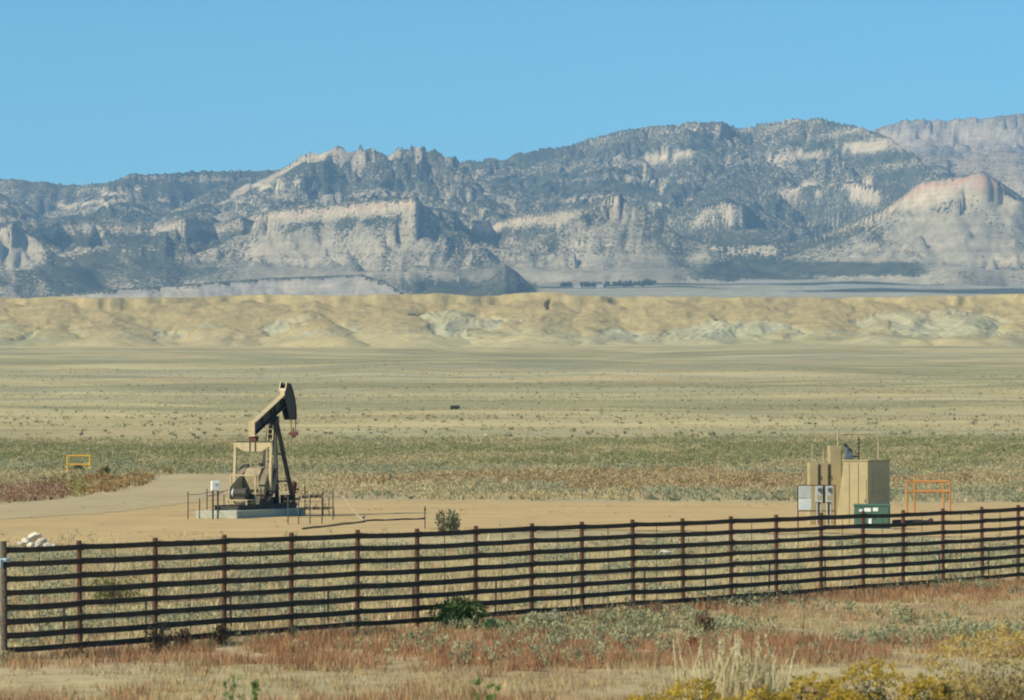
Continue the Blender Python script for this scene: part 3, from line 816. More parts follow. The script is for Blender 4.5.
wm = MB(); wm.tube([(0, 0, 0.12), (0.01, 0, FH - 0.1)], 0.011, 5)
wire_me = wm.mesh('stay_wire'); wire_me.materials.append(WIRE)
ANG = math.atan2(FD.y, FD.x)
rail_z = [0.17 + 0.304 * k for k in range(8)]
rr = random.Random(5)
zoff = []
for i, q in enumerate(posts):
    g = 0.03 + (i - 10) * 0.0
    zoff.append(g + rr.uniform(-0.015, 0.015))
for i, q in enumerate(posts):
    if i == 0:
        m = MB(); m.tube([(0, 0, -0.4), (0.01, 0, 1.3), (0, 0.01, FH + 0.05)], [0.075, 0.070, 0.066], 10)
        po = m.build('post', WOOD, fence); po['label'] = 'grey wooden end post'
        m = MB(); m.tube([(-0.13, 0, 0), (-0.05, -0.10, 0.01), (0.06, -0.10, 0), (0.10, 0, -0.02)], 0.045, 8); m.box((-0.16, -0.06, -0.05), (0.14, 0.05, 0.16), 0.3)
        m.build('ribbon', PALECLOTH, po, loc=(0, 0, 2.08))
    else:
        po = add_obj('post', post_me, None, fence)
    po.location = rel_(q); po.location.z = zoff[i]
    po.rotation_euler = (rr.uniform(-0.008, 0.008), rr.uniform(-0.008, 0.008), ANG)
    for z in rail_z:
        b = add_obj('bracket', brk_me, None, po, loc=(0, -0.062, z - zoff[i] + zoff[i]))
for i in range(len(posts) - 1):
    a, b = posts[i], posts[i + 1]
    L = (b - a).length
    for z in rail_z:
        r = add_obj('rail', rail_me, None, fence)
        s0 = a + FN * 0.085
        r.location = (s0.x - FA.x, s0.y - FA.y, z + zoff[i] + rr.uniform(-0.008, 0.008))
        r.scale = (L * 0.999, 1, rr.uniform(0.93, 1.06))
        r.rotation_euler = (0, -math.atan2(zoff[i + 1] - zoff[i], L) + rr.uniform(-0.003, 0.003), ANG)
    mid = a.lerp(b, 0.5 + rr.uniform(-0.04, 0.04)) - FN * 0.03
    w = add_obj('stay_wire', wire_me, None, fence, loc=rel_(mid)); w.rotation_euler = (rr.uniform(-0.01, 0.01), rr.uniform(-0.01, 0.01), 0)

# low wire fence that runs just behind it
TPM = paint('steel_stake', (0.055, 0.05, 0.042), 0.7)
tp_px = [-22, 64, 146, 231, 328, 413, 495, 571, 644, 705, 769, 825, 884, 939, 988, 1036]
wf = thing('wire_fence', 'low wire fence on thin dark stakes right behind the railed fence', 'fence', (FA.x, FA.y, 0))
tm = MB(); tm.box((0, 0, 0.36), (0.045, 0.012, 1.35)); tm.box((0, -0.018, 0.36), (0.012, 0.036, 1.35))
tp_me = tm.mesh('stake'); tp_me.materials.append(TPM)
tps = [on_line(p, 1.5) for p in tp_px]
for q in tps:
    t = add_obj('stake', tp_me, None, wf); t.location = rel_(q); t.rotation_euler = (rr.uniform(-0.02, 0.02), rr.uniform(-0.02, 0.02), ANG)
for z in (0.32, 0.62, 0.92):
    m = MB(); m.tube([(q.x - FA.x, q.y - FA.y, z + rr.uniform(-0.02, 0.02)) for q in tps], 0.006, 4); m.build('wire', WIRE, wf)

# ------------------------------------------------------------------ pump jack
TAN = paint('tan_machine_paint', (0.50, 0.40, 0.235), 0.55, wear=(0.30, 0.23, 0.14), wear_amt=0.55, scale=2.5)
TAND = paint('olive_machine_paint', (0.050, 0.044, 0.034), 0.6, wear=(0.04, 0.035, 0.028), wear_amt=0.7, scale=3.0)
TANG = paint('dusty_tan_paint', (0.36, 0.29, 0.17), 0.65, wear=(0.16, 0.125, 0.08), wear_amt=0.8, scale=2.2)
TANM = paint('weathered_tan_paint', (0.21, 0.17, 0.105), 0.6, wear=(0.11, 0.09, 0.06), wear_amt=0.7, scale=3.0)
STEEL = paint('oily_steel', (0.045, 0.040, 0.036), 0.55, wear=(0.10, 0.07, 0.045), wear_amt=0.6, scale=5.0, metal=0.2)
REDR = paint('red_oxide', (0.13, 0.040, 0.030), 0.65, wear=(0.09, 0.03, 0.025), wear_amt=0.7, scale=6.0)
CONC = paint('pale_concrete', (0.44, 0.44, 0.36), 0.9, wear=(0.30, 0.29, 0.23), wear_amt=0.7, scale=2.5, spec=0.1, bump=0.3)
WHITE = paint('white_paint', (0.80, 0.80, 0.77), 0.5, wear=(0.62, 0.60, 0.55), wear_amt=0.4)
PIPEW = paint('pale_pipe', (0.42, 0.36, 0.24), 0.8, wear=(0.28, 0.22, 0.145), wear_amt=0.8)
PIPEB = paint('brown_pipe', (0.21, 0.155, 0.095), 0.8, wear=(0.13, 0.09, 0.06))
PJ = Vector((-14.0, 205.0, 0.0)); TH = math.radians(69)
ca, sa = math.cos(TH), math.sin(TH)
pj = thing('pump_jack', 'tan and black oil pump jack with raised horse head on dirt pad', 'pump jack', (PJ.x, PJ.y, 0.03), TH)
def P_(name, mb, mat, parent=None, bevel=0.0): return mb.build(name, mat, parent or pj, bevel)
AX, AY, AZ = (1, 0, 0), (0, 1, 0), (0, 0, 1)
base = P_('concrete_base', MB().box((-3.0, 0, 0.20), (9.2, 2.6, 0.46)), CONC, bevel=0.03)
for y in (-0.72, 0.72):
    m = MB(); m.box((-2.45, y, 0.45), (7.7, 0.26, 0.035)); m.box((-2.45, y, 0.57), (7.7, 0.03, 0.21)); m.box((-2.45, y, 0.69), (7.7, 0.26, 0.035))
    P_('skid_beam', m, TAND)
m = MB()
for s in (-6.0, -5.0, -3.9, -2.9, -1.2, 0.0, 1.2): m.box((s, 0, 0.57), (0.14, 1.4, 0.2))
P_('skid_crossmembers', m, TAND)
# samson post
for s, y in ((1.15, -0.80), (1.15, 0.80), (-0.75, -0.62), (-0.75, 0.62)):
    m = MB(); m.bar((s, y, 0.70), (0.10 if s > 0 else -0.12, y * 0.24, 5.45), 0.17, 0.20); m.box((s, y, 0.73), (0.34, 0.34, 0.05))
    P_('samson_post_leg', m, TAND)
def legpt(s, y, z):
    t = (z - 0.70) / (5.45 - 0.70)
    return (s + ((0.10 if s > 0 else -0.12) - s) * t, y + (y * 0.24 - y) * t, z)
for z in (2.0, 3.6):
    for (s0, y0), (s1, y1) in (((1.15, -0.8), (1.15, 0.8)), ((1.15, -0.8), (-0.75, -0.62)), ((-0.75, -0.62), (-0.75, 0.62))):
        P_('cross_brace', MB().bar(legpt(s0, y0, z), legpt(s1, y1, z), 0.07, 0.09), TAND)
P_('saddle_bearing', MB().box((0, 0, 5.50), (0.62, 0.62, 0.10)).box((0, 0, 5.66), (0.34, 0.52, 0.26)).tube([(0, -0.36, 5.68), (0, 0.36, 5.68)], 0.14, 12), STEEL, bevel=0.02)
lad = MB()
for off in (-0.17, 0.17):
    a = Vector(legpt(-0.75, 0.0, 0.75)) + Vector((-0.14, off, 0)); b = Vector(legpt(-0.75, 0.0, 5.3)) + Vector((-0.14, off, 0)); lad.bar(a, b, 0.045, 0.045)
for k in range(15):
    z = 1.0 + k * 0.29; q = Vector(legpt(-0.75, 0.0, z)) + Vector((-0.14, 0, 0)); lad.bar(q - Vector((0, 0.17, 0)), q + Vector((0, 0.17, 0)), 0.03)
P_('ladder', lad, TAN)
# walking beam, tail low and head high
TL = math.radians(21.8); ex = Vector((math.cos(TL), 0, math.sin(TL))); ez = Vector((-math.sin(TL), 0, math.cos(TL)))
o_ = Vector((0, 0, 5.80))
def beam_box(m, s0, s1, y0, y1, h0, h1):
    vs = [o_ + ex * s + Vector((0, y, 0)) + ez * h for h in (h0, h1) for s, y in ((s0, y0), (s1, y0), (s1, y1), (s0, y1))]
    return m.add(vs, [(3, 2, 1, 0), (4, 5, 6, 7), (0, 1, 5, 4), (1, 2, 6, 5), (2, 3, 7, 6), (3, 0, 4, 7)])
m = MB(); beam_box(m, -2.85, 1.95, -0.025, 0.025, 0.03, 0.66)
for s in (-1.6, -0.25, 0.25, 1.2): beam_box(m, s - 0.012, s + 0.012, -0.15, 0.15, 0.03, 0.66)
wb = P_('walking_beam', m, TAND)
m = MB(); beam_box(m, -2.85, 1.95, -0.17, 0.17, 0.66, 0.70); P_('top_flange', m, TAN, wb)
m = MB(); beam_box(m, -2.85, 1.95, -0.17, 0.17, -0.01, 0.03); P_('bottom_flange', m, TAND, wb)
m = MB(); vs = [Vector((-2.92, y, z)) for y, z in ((-0.19, 4.62), (0.19, 4.62), (0.19, 5.52), (-0.19, 5.52))]
m.add(vs + [v + Vector((0.06, 0, 0)) for v in vs], [(0, 3, 2, 1), (4, 5, 6, 7), (0, 1, 5, 4), (1, 2, 6, 5), (2, 3, 7, 6), (3, 0, 4, 7)]); P_('tail_plate', m, TAN, wb)
# horse head
R_ = 2.82; cz = 5.72
arc = [(R_ * math.cos(math.radians(a)), cz + R_ * math.sin(math.radians(a))) for a in np.linspace(45, -2, 15)]
prof = [(1.50, 7.84)] + arc + [(2.00, 5.60), (1.62, 6.25), (1.22, 6.82), (1.26, 7.30)]
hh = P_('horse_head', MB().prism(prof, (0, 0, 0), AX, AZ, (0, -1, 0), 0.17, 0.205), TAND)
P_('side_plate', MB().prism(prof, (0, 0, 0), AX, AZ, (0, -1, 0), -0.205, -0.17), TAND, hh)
m = MB()
for (a, b) in zip(arc[:-1], arc[1:]):
    n = Vector((a[0], 0, a[1] - cz)).normalized() * 0.03; n2 = Vector((b[0], 0, b[1] - cz)).normalized() * 0.03
    pa, pb = Vector((a[0], 0, a[1])), Vector((b[0], 0, b[1]))
    vs = [pa + Vector((0, -0.24, 0)), pa + Vector((0, 0.24, 0)), pb + Vector((0, 0.24, 0)), pb + Vector((0, -0.24, 0))]
    vs += [vs[0] + n, vs[1] + n, vs[2] + n2, vs[3] + n2]
    m.add(vs, [(0, 1, 2, 3), (7, 6, 5, 4), (0, 4, 5, 1), (1, 5, 6, 2), (2, 6, 7, 3), (3, 7, 4, 0)])
P_('arc_plate', m, STEEL, hh)
m = MB(); m.prism([(1.22, 6.84), (1.26, 7.30), (1.33, 7.47), (1.36, 7.46), (1.29, 7.30), (1.26, 6.84)], (0, 0, 0), AX, AZ, (0, 1, 0), -0.168, 0.168); P_('back_plate', m, TAN, hh)
P_('hinge_bar', MB().bar((1.60, -0.168, 7.70), (1.60, 0.168, 7.70), 0.10), STEEL, hh)
m = MB(); m.prism([(1.50, 7.845), (1.26, 7.305), (1.245, 7.31), (1.485, 7.855)], (0, 0, 0), AX, AZ, (0, 1, 0), -0.225, -0.165); m.prism([(1.50, 7.845), (1.26, 7.305), (1.245, 7.31), (1.485, 7.855)], (0, 0, 0), AX, AZ, (0, 1, 0), 0.165, 0.225)
P_('head_edge', m, TAN, hh)
# bridle, carrier bar and polished rod
for y in (-0.14, 0.14):
    pts = [((R_ + 0.05) * math.cos(math.radians(a)), y, cz + (R_ + 0.05) * math.sin(math.radians(a))) for a in np.linspace(42, 0, 10)] + [(R_ + 0.05, y, 4.85)]
    P_('bridle_cable', MB().tube(pts, 0.028, 6), REDR)
P_('carrier_bar', MB().box((R_ + 0.05, 0, 4.78), (0.18, 0.56, 0.18)).box((R_ + 0.05, 0, 4.62), (0.14, 0.26, 0.16)).tube([(R_ + 0.05, 0, 4.86), (R_ + 0.05, 0, 5.15)], 0.05, 8), REDR, bevel=0.015)
P_('polished_rod', MB().tube([(R_ + 0.05, 0, 4.75), (R_ + 0.05, 0, 1.95)], 0.024, 8), PIPEW)
# equaliser and pitman arms
eq = P_('equalizer', MB().prism([(-1.20, 4.32), (1.20, 4.32), (1.20, 4.12), (0.55, 3.76), (-0.55, 3.76), (-1.20, 4.12)], (-2.68, 0, 0), AY, AZ, AX, -0.10, 0.10), TAN)
for y in (-0.17, 0.17): P_('stiffener', MB().box((-2.80, y, 4.04), (0.05, 0.05, 0.54)), STEEL, eq)
P_('equalizer_cap', MB().box((-2.68, 0, 4.34), (0.30, 2.44, 0.035)), STEEL, eq)
P_('equalizer_bearing', MB().box((-2.66, 0, 4.50), (0.34, 0.46, 0.30)).tube([(-2.66, -0.30, 4.52), (-2.66, 0.30, 4.52)], 0.10, 10), REDR, bevel=0.02)
for y in (-1.14, 1.14):
    P_('pitman_arm', MB().bar((-2.68, y, 4.42), (-2.86, y, 1.36), 0.15, 0.15), TAN)
    P_('pin_bearing', MB().tube([(-2.86, y - 0.16 * (1 if y < 0 else -1), 1.36), (-2.86, y + 0.13 * (1 if y < 0 else -1), 1.36)], 0.17, 12), STEEL)
    # crank with counterweights
    d = Vector((-0.60, 0, -0.80)); n = Vector((-0.80, 0, 0.60)); c0 = Vector((-2.22, 0, 2.22)); sgn = -1 if y < 0 else 1
    def cw(poly, y0, y1):
        return MB().prism(poly, c0, d, n, AY, y0, y1)
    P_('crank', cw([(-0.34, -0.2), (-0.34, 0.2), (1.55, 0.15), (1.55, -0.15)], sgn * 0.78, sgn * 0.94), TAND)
    for side in (1, -1):
        pl = [(-0.85, 0.16 * side), (1.45, 0.16 * side), (1.42, 0.34 * side), (1.20, 0.52 * side), (0.80, 0.64 * side), (0.30, 0.66 * side), (-0.20, 0.58 * side), (-0.62, 0.42 * side), (-0.82, 0.26 * side)]
        P_('counterweight', cw(pl, sgn * 0.60, sgn * 1.02), TANM, bevel=0.04)
# gear box
gb = P_('gear_box', MB().prism([(-2.95, 1.25), (-2.95, 2.35), (-2.65, 2.78), (-2.05, 2.88), (-1.45, 2.60), (-1.30, 2.2), (-1.30, 1.25)], (0, 0, 0), AX, AZ, AY, -0.5, 0.5), TANG, bevel=0.04)
P_('shaft', MB().tube([(-2.22, -0.98, 2.22), (-2.22, 0.98, 2.22)], 0.15, 14), STEEL, gb)
P_('breather', MB().tube([(-1.9, -0.15, 2.82), (-1.9, -0.15, 3.02)], 0.11, 10).box((-1.9, -0.15, 3.05), (0.3, 0.3, 0.07)), STEEL, gb)
P_('gear_box_stand', MB().prism([(-3.1, 0.705), (-2.85, 1.24), (-1.35, 1.24), (-1.1, 0.705)], (0, 0, 0), AX, AZ, AY, -0.55, 0.55), TAND)
P_('brake_drum', MB().tube([(-1.55, -0.75, 1.75), (-1.55, -0.58, 1.75)], 0.45, 18), STEEL)
# electric motor and its belt guard
mo = P_('motor', MB().tube([(-4.35, -0.42, 1.38), (-4.35, 0.40, 1.38)], 0.30, 14).box((-4.35, 0, 1.10), (0.5, 0.7, 0.16)), TAND)
P_('motor_end_cap', MB().tube([(-4.35, 0.40, 1.38), (-4.35, 0.52, 1.38), (-4.35, 0.58, 1.38)], [0.28, 0.26, 0.14], 14), WHITE, mo)
m = MB().box((-4.35, 0.05, 0.98), (1.0, 1.35, 0.07))
for s in (-4.75, -3.95):
    for y in (-0.55, 0.62): m.box((s, y, 0.82), (0.09, 0.09, 0.26))
P_('motor_platform', m, TAN)
bg_ = P_('belt_guard', MB().prism([(-4.75, 1.2), (-4.70, 1.7), (-4.35, 1.88), (-2.5, 2.75), (-2.0, 2.80), (-1.75, 2.4), (-1.9, 1.95), (-4.2, 1.0), (-4.6, 0.98)], (0, 0, 0), AX, AZ, AY, 0.56, 0.595), TAN)
m = MB()
for a, b in (((-3.9, 0.86, 0.70), (-3.9, 0.86, 2.40)), ((-3.9, -0.70, 0.70), (-3.9, -0.70, 2.40)), ((-3.9, 0.86, 2.40), (-3.9, -0.70, 2.40)), ((-3.9, 0.86, 0.80), (-3.9, -0.70, 0.80))): m.bar(a, b, 0.085)
P_('guard_frame', m, TAN)
P_('brake_lever', MB().bar((-3.6, -0.95, 0.72), (-3.75, -0.98, 1.7), 0.05), STEEL)
P_('control_stand', MB().box((0.75, -0.45, 0.95), (0.5, 0.45, 0.5)).box((-0.6, -0.25, 0.90), (0.5, 0.7, 0.4)), STEEL, bevel=0.02)

# ---- wellhead ----
def pj_pt(s, y, z=0.0): return (PJ.x + s * ca - y * sa, PJ.y + s * sa + y * ca, z)
WX, WY, _ = pj_pt(R_ + 0.05, 0)
wh = thing('wellhead', 'maroon wellhead stack under the pump jack horse head', 'wellhead', (WX, WY, 0.03))
MB().tube([(0, 0, 0), (0, 0, 0.55)], 0.20, 12).tube([(0, 0, 0.30), (0, 0, 0.40)], 0.30, 12).tube([(0, 0, 0.55), (0, 0, 0.65)], 0.27, 12).build('casing_head', STEEL, wh)
MB().tube([(0, 0, 0.65), (0, 0, 1.25)], 0.12, 12).tube([(-0.42, 0, 0.92), (0.42, 0, 0.92)], 0.08, 10).build('pumping_tee', STEEL, wh)
MB().tube([(0, 0, 1.25), (0, 0, 1.33), (0, 0, 1.40), (0, 0, 1.62), (0, 0, 1.70), (0, 0, 1.88), (0, 0, 1.96)], [0.20, 0.20, 0.14, 0.17, 0.22, 0.20, 0.11], 12).build('stuffing_box', REDR, wh)
MB().tube([(-0.3, 0, 1.5), (0.3, 0, 1.5)], 0.05, 8).tube([(0.3, 0, 1.5), (0.34, 0, 1.5)], 0.16, 10).build('valve_handle', REDR, wh)

# ---- flow lines beside the well ----
def at(p, D, z=0.0): return Vector((xw(p, D), D, z))
fl_o = at(300, 203)
fl = thing('flow_line', 'pale flow pipe with dark valves bending down beyond the wellhead', 'pipe', (fl_o.x, fl_o.y, 0.03))
def lp(p, D, z): q = at(p, D, z); return (q.x - fl_o.x, q.y - fl_o.y, z)
MB().tube([lp(296, 204.5, 0.92), lp(299, 203, 1.10), lp(330, 203, 1.16), lp(342, 203, 1.16), lp(345, 202, 1.05), lp(349, 200, 0.75), lp(358, 194, 0.25), lp(365, 190, 0.02)], 0.045, 8).build('upper_pipe', PIPEW, fl)
MB().tube([lp(300, 203, 0.0), lp(300, 203, 0.48), lp(334, 203, 0.48), lp(334, 203, 0.0)], 0.04, 8).build('lower_pipe', STEEL, fl)
for p, z in ((305, 1.13), (313, 1.15), (318, 1.15), (307, 0.48), (316, 0.48), (325, 0.48)):
    q = lp(p, 203, z)
    v = MB().tube([(q[0] - 0.17, q[1], z), (q[0] - 0.13, q[1], z), (q[0] - 0.05, q[1], z), (q[0] + 0.05, q[1], z), (q[0] + 0.13, q[1], z), (q[0] + 0.17, q[1], z)], [0.11, 0.11, 0.075, 0.075, 0.11, 0.11], 10).build('valve', STEEL, fl)
    MB().tube([(q[0], q[1], z + 0.06), (q[0], q[1], z + 0.20)], 0.02, 6).tube([(q[0], q[1], z + 0.20), (q[0], q[1], z + 0.225)], 0.10, 10).build('hand_wheel', STEEL, v)
for p in (310, 329): MB().bar(lp(p, 203, 0), lp(p, 203, 1.12), 0.05).build('pipe_stand', STEEL, fl)

def lying_pipe(name, label, a, b, r, mat, cat='pipe'):
    o = thing(name, label, cat, (a.x, a.y, gz(a.x, a.y) + 0.03 + r))
    n = 6; pts = []
    for k in range(n + 1):
        q = a.lerp(b, k / n); pts.append((q.x - a.x, q.y - a.y, gz(q.x, q.y) - gz(a.x, a.y) + 0.02 * math.sin(k * 2.1)))
    MB().tube(pts, r, 8).build('pipe_run', mat, o)
    d = (Vector(pts[-1]) - Vector(pts[-2])).normalized() * 0.08
    MB().tube([Vector(pts[-1]) - d, Vector(pts[-1]) + d], r * 1.5, 8).build('coupling', STEEL, o)
    return o
lying_pipe('ground_pipe', 'brown pipe lying on pad dirt in front of pump jack', at(302, 174.5), at(364, 189), 0.05, PIPEB)
lying_pipe('ground_pipe', 'dark thin pipe lying from flow line towards the lone stake', at(366, 191), at(424, 195.5), 0.045, STEEL)
lying_pipe('ground_pipe', 'short thick black pipe lying on pad beside green cabinet', at(893, 183), at(931, 183.5), 0.14, STEEL)
q = at(425, 176)
st_ = thing('marker_stake', 'lone thin dark stake standing left of the olive pad shrub', 'stake', (q.x, q.y, 0.0))
MB().box((0, 0, 0.5), (0.05, 0.05, 1.35)).build('shaft', TPM, st_); MB().box((0, -0.035, 1.0), (0.10, 0.02, 0.12)).build('tag', STEEL, st_)

# ---- guard panels of thin posts ----
GP = paint('guard_post', (0.075, 0.075, 0.062), 0.6, wear=(0.12, 0.07, 0.04), wear_amt=0.6)
def guard(name, label, pts, h, rails):
    o0 = pts[0]
    g = thing(name, label, 'guard fence', (o0.x, o0.y, 0.03))
    for q, hh_ in zip(pts, h):
        MB().tube([(0, 0, -0.2), (0, 0, hh_)], 0.032, 8).build('post', GP, g, loc=(q.x - o0.x, q.y - o0.y, 0))
    for z, r in rails:
        for a, b in zip(pts[:-1], pts[1:]):
            MB().tube([(a.x - o0.x, a.y - o0.y, z), (b.x - o0.x, b.y - o0.y, z)], r, 5).build('rail', GP, g)
    return g
guard('well_guard', 'square guard of thin dark posts round the wellhead pipes', [at(288, 187), at(298.6, 185), at(310, 186), at(322, 186.5), at(333, 195), at(323, 206), at(305, 206)], [1.45, 1.35, 1.55, 1.65, 1.75, 1.6, 1.7], [(1.2, 0.010), (0.75, 0.008), (0.35, 0.008)])
guard('motor_guard', 'guard of thin posts at the left end of pump jack base', [at(188, 195.5), at(199.5, 197), at(207, 203), at(224, 206)], [1.55, 1.15, 1.6, 1.2], [(1.38, 0.016), (0.9, 0.008), (0.5, 0.008)])

# ---- white box on two posts ----
q = at(215.5, 196)
wbx = thing('control_box', 'small white control box on two dark posts left of pump jack', 'control box', (q.x, q.y, 0.03), 0.35)
MB().box((0, 0, 1.87), (0.50, 0.22, 0.54)).build('housing', WHITE, wbx, 0.02)
MB().box((0, -0.117, 1.87), (0.42, 0.012, 0.46)).build('door', WHITE, wbx, 0.003)
MB().box((0.02, -0.130, 1.93), (0.14, 0.012, 0.12)).build('plate', paint('grey_plate', (0.42, 0.42, 0.36), 0.6), wbx)
for x in (-0.14, 0.15): MB().box((x, 0.05, 0.75), (0.085, 0.085, 1.75)).build('post', GP, wbx)

# ------------------------------------------------------------------ equipment at the right end of the pad
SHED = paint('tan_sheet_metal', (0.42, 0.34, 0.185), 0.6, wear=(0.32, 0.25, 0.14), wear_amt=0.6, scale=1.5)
TH2 = math.radians(65)
c_ = at(868, 181.5)
sh = thing('equipment_shed', 'tall tan metal equipment housing narrowing to the top behind the fence', 'housing', (c_.x, c_.y, 0.03), TH2)
# local x runs away to the right, local y to the left
prof = [(0, 0.0), (1.78, 0.0), (1.34, 3.36), (0, 3.36)]
MB().prism(prof, (0, 0, 0), AY, AZ, AX, 0, 3.5).build('shell', SHED, sh, 0.02)
MB().prism([(-0.04, 3.365), (1.38, 3.365), (1.38, 3.42), (-0.04, 3.42)], (0, 0, 0), AY, AZ, AX, -0.04, 3.54).build('roof_cap', SHED, sh)
for y in (0.52, 1.02): MB().box((-0.006, y, 1.66), (0.012, 0.022, 3.2)).build('panel_seam', STEEL, sh)
dr = MB().box((-0.015, 0.28, 1.25), (0.03, 0.40, 2.3)).build('door', SHED, sh)
MB().box((-0.045, 0.14, 1.3), (0.03, 0.03, 0.16)).build('handle', STEEL, dr)
for k in range(6): MB().box((1.8, -0.015, 1.6 + k * 0.22), (2.2, 0.03, 0.10)).build('shade_slat', SHED, sh)  # slats added to darken the side of the housing that lies in shade
ENG = paint('blue_grey_engine', (0.10, 0.135, 0.17), 0.5, wear=(0.06, 0.06, 0.06))
q = at(849, 182.8, 3.45)
en = thing('engine_head', 'blue grey engine block on the roof of the tan housing', 'engine', q + Vector((0, 0, 0.03)))
MB().box((0, 0, 0.16), (0.42, 0.4, 0.32)).tube([(-0.1, 0, 0.3), (-0.1, 0, 0.62)], 0.13, 10).build('block', ENG, en, 0.03)
MB().tube([(0.12, 0, 0.3), (0.12, 0, 0.46), (-0.2, 0, 0.72)], 0.06, 8).tube([(-0.2, 0, 0.66), (-0.2, 0, 0.84)], 0.10, 8).build('air_intake', STEEL, en)
MB().tube([(0.2, 0, 0.15), (0.45, 0, 0.15), (0.55, 0, 0.0)], 0.045, 8).build('hose', STEEL, en)
q = at(858.5, 183, 3.45)
vp = thing('vent_stack', 'thin dark ribbed vent stack standing on the tan housing roof', 'vent', q + Vector((0, 0, 0.0)))
MB().tube([(0, 0, 0), (0.02, 0, 1.2)], 0.03, 6).build('tube', STEEL, vp)
for z in (0.15, 0.32, 0.62, 0.82, 1.02): MB().tube([(0, 0, z), (0, 0, z + 0.07)], 0.075, 8).build('rib', STEEL, vp)
# gas conduit that loops over the housing
q = at(838, 184.5)
cl = thing('overhead_conduit', 'pale conduit rising behind cabinets and looping over the tan housing', 'conduit', (q.x, q.y, 0.03))
dx = xw(878.5, 184.5) - q.x
MB().tube([(0, 0, 0), (0, 0, 5.05)], 0.05, 8).build('riser', PIPEW, cl)
MB().tube([(0.02, 0, 4.78), (dx - 0.35, 0, 4.78), (dx - 0.12, 0, 4.70), (dx, 0, 4.48), (dx, 0, 3.40)], 0.045, 8).build('loop', PIPEW, cl)
# tall tan cabinets
q = at(826, 184)
cb_ = thing('tall_cabinets', 'row of tall tan electrical cabinets beside the tan housing', 'cabinets', (q.x, q.y, 0.03), 0.12)
for x, w, h in ((-0.70, 0.50, 3.26), (-0.17, 0.50, 3.26), (0.46, 0.66, 4.15)):
    b_ = MB().box((x, 0, h / 2), (w, 0.6, h)).build('cabinet', SHED, cb_, 0.015)
    MB().box((x, -0.312, h / 2), (w - 0.10, 0.024, h - 0.3)).build('door', SHED, b_, 0.004)
    MB().box((x + w / 2 - 0.09, -0.335, h / 2 - 0.2), (0.04, 0.025, 0.26)).build('handle', STEEL, b_)
for x, h in ((-0.72, 4.25), (-0.12, 3.95)): MB().tube([(x, 0, 3.27), (x, 0, h)], 0.035, 8).build('mast', PIPEW, cb_)
for x in (-0.435, 0.105): MB().box((x, -0.34, 1.9), (0.05, 0.05, 2.6)).box((x, -0.36, 2.55), (0.10, 0.07, 0.16)).build('cable_run', STEEL, cb_)
# electrical panel rack in front
GREY = paint('grey_panel', (0.47, 0.48, 0.47), 0.5, wear=(0.36, 0.37, 0.36)); GREYL = paint('pale_panel', (0.62, 0.66, 0.66), 0.5)
q = at(816.5, 178)
rk = thing('meter_rack', 'rack of grey electrical panels and two round meters on legs', 'meter rack', (q.x, q.y, 0.03), 0.05)
for x in (-0.95, 0.02, 0.95): MB().box((x, 0, 1.05), (0.05, 0.05, 2.25)).build('leg', STEEL, rk)
for z in (2.16, 0.86): MB().box((0, 0.0, z), (1.95, 0.045, 0.045)).build('rail', STEEL, rk)
MB().box((-0.60, -0.09, 1.82), (0.64, 0.13, 0.62)).build('panel', GREY, rk, 0.012)
MB().box((-0.60, -0.09, 1.19), (0.64, 0.13, 0.56)).build('panel', GREYL, rk, 0.012)
for x in (0.12, 0.63):
    pb = MB().box((x, -0.10, 1.72), (0.36, 0.16, 0.82)).build('meter_box', GREY, rk, 0.015)
    MB().tube([(x + 0.03, -0.18, 1.93), (x + 0.03, -0.27, 1.93)], 0.115, 14).build('meter', paint('meter_glass', (0.10, 0.11, 0.12), 0.25), pb)
    MB().box((x, -0.187, 1.55), (0.22, 0.014, 0.22)).build('cover', SHED, pb)
    for o2 in (-0.1, 0.08): MB().tube([(x + o2, -0.08, 1.31), (x + o2, -0.08, 0.0)], 0.03, 8).build('conduit', GREY, rk)
MB().box((0.375, -0.06, 1.7), (0.10, 0.10, 0.9)).build('gutter', STEEL, rk)
# green transformer cabinet
GRN = paint('transformer_green', (0.075, 0.145, 0.105), 0.55, wear=(0.055, 0.105, 0.08))
q = at(872, 175.5)
gt = thing('green_cabinet', 'low green transformer cabinet with white stickers in front of tan housing', 'cabinet', (q.x, q.y, 0.03), -0.10)
bd = MB().box((0, 0, 0.60), (1.80, 1.1, 1.16)).build('body', GRN, gt, 0.03)
MB().prism([(-0.58, 1.18), (0.58, 1.18), (0.56, 1.26), (-0.56, 1.26)], (0, 0, 0), AY, AZ, AX, -0.93, 0.93).build('lid', GRN, gt)
for x in (-0.44, 0.42):
    d_ = MB().box((x, -0.565, 0.60), (0.82, 0.03, 1.02)).build('door', GRN, gt, 0.006)
    MB().box((x + (0.30 if x < 0 else -0.30), -0.59, 0.62), (0.04, 0.03, 0.16)).build('handle', STEEL, d_)
for x, z, w, h in ((-0.56, 0.95, 0.16, 0.12), (-0.22, 0.98, 0.34, 0.18), (0.17, 1.00, 0.26, 0.18), (-0.10, 0.42, 0.16, 0.26)): MB().box((x, -0.585, z), (w, 0.010, h)).build('sticker', WHITE, gt)
MB().box((0, 0, -0.02), (2.1, 1.4, 0.10)).build('pad', CONC, gt)

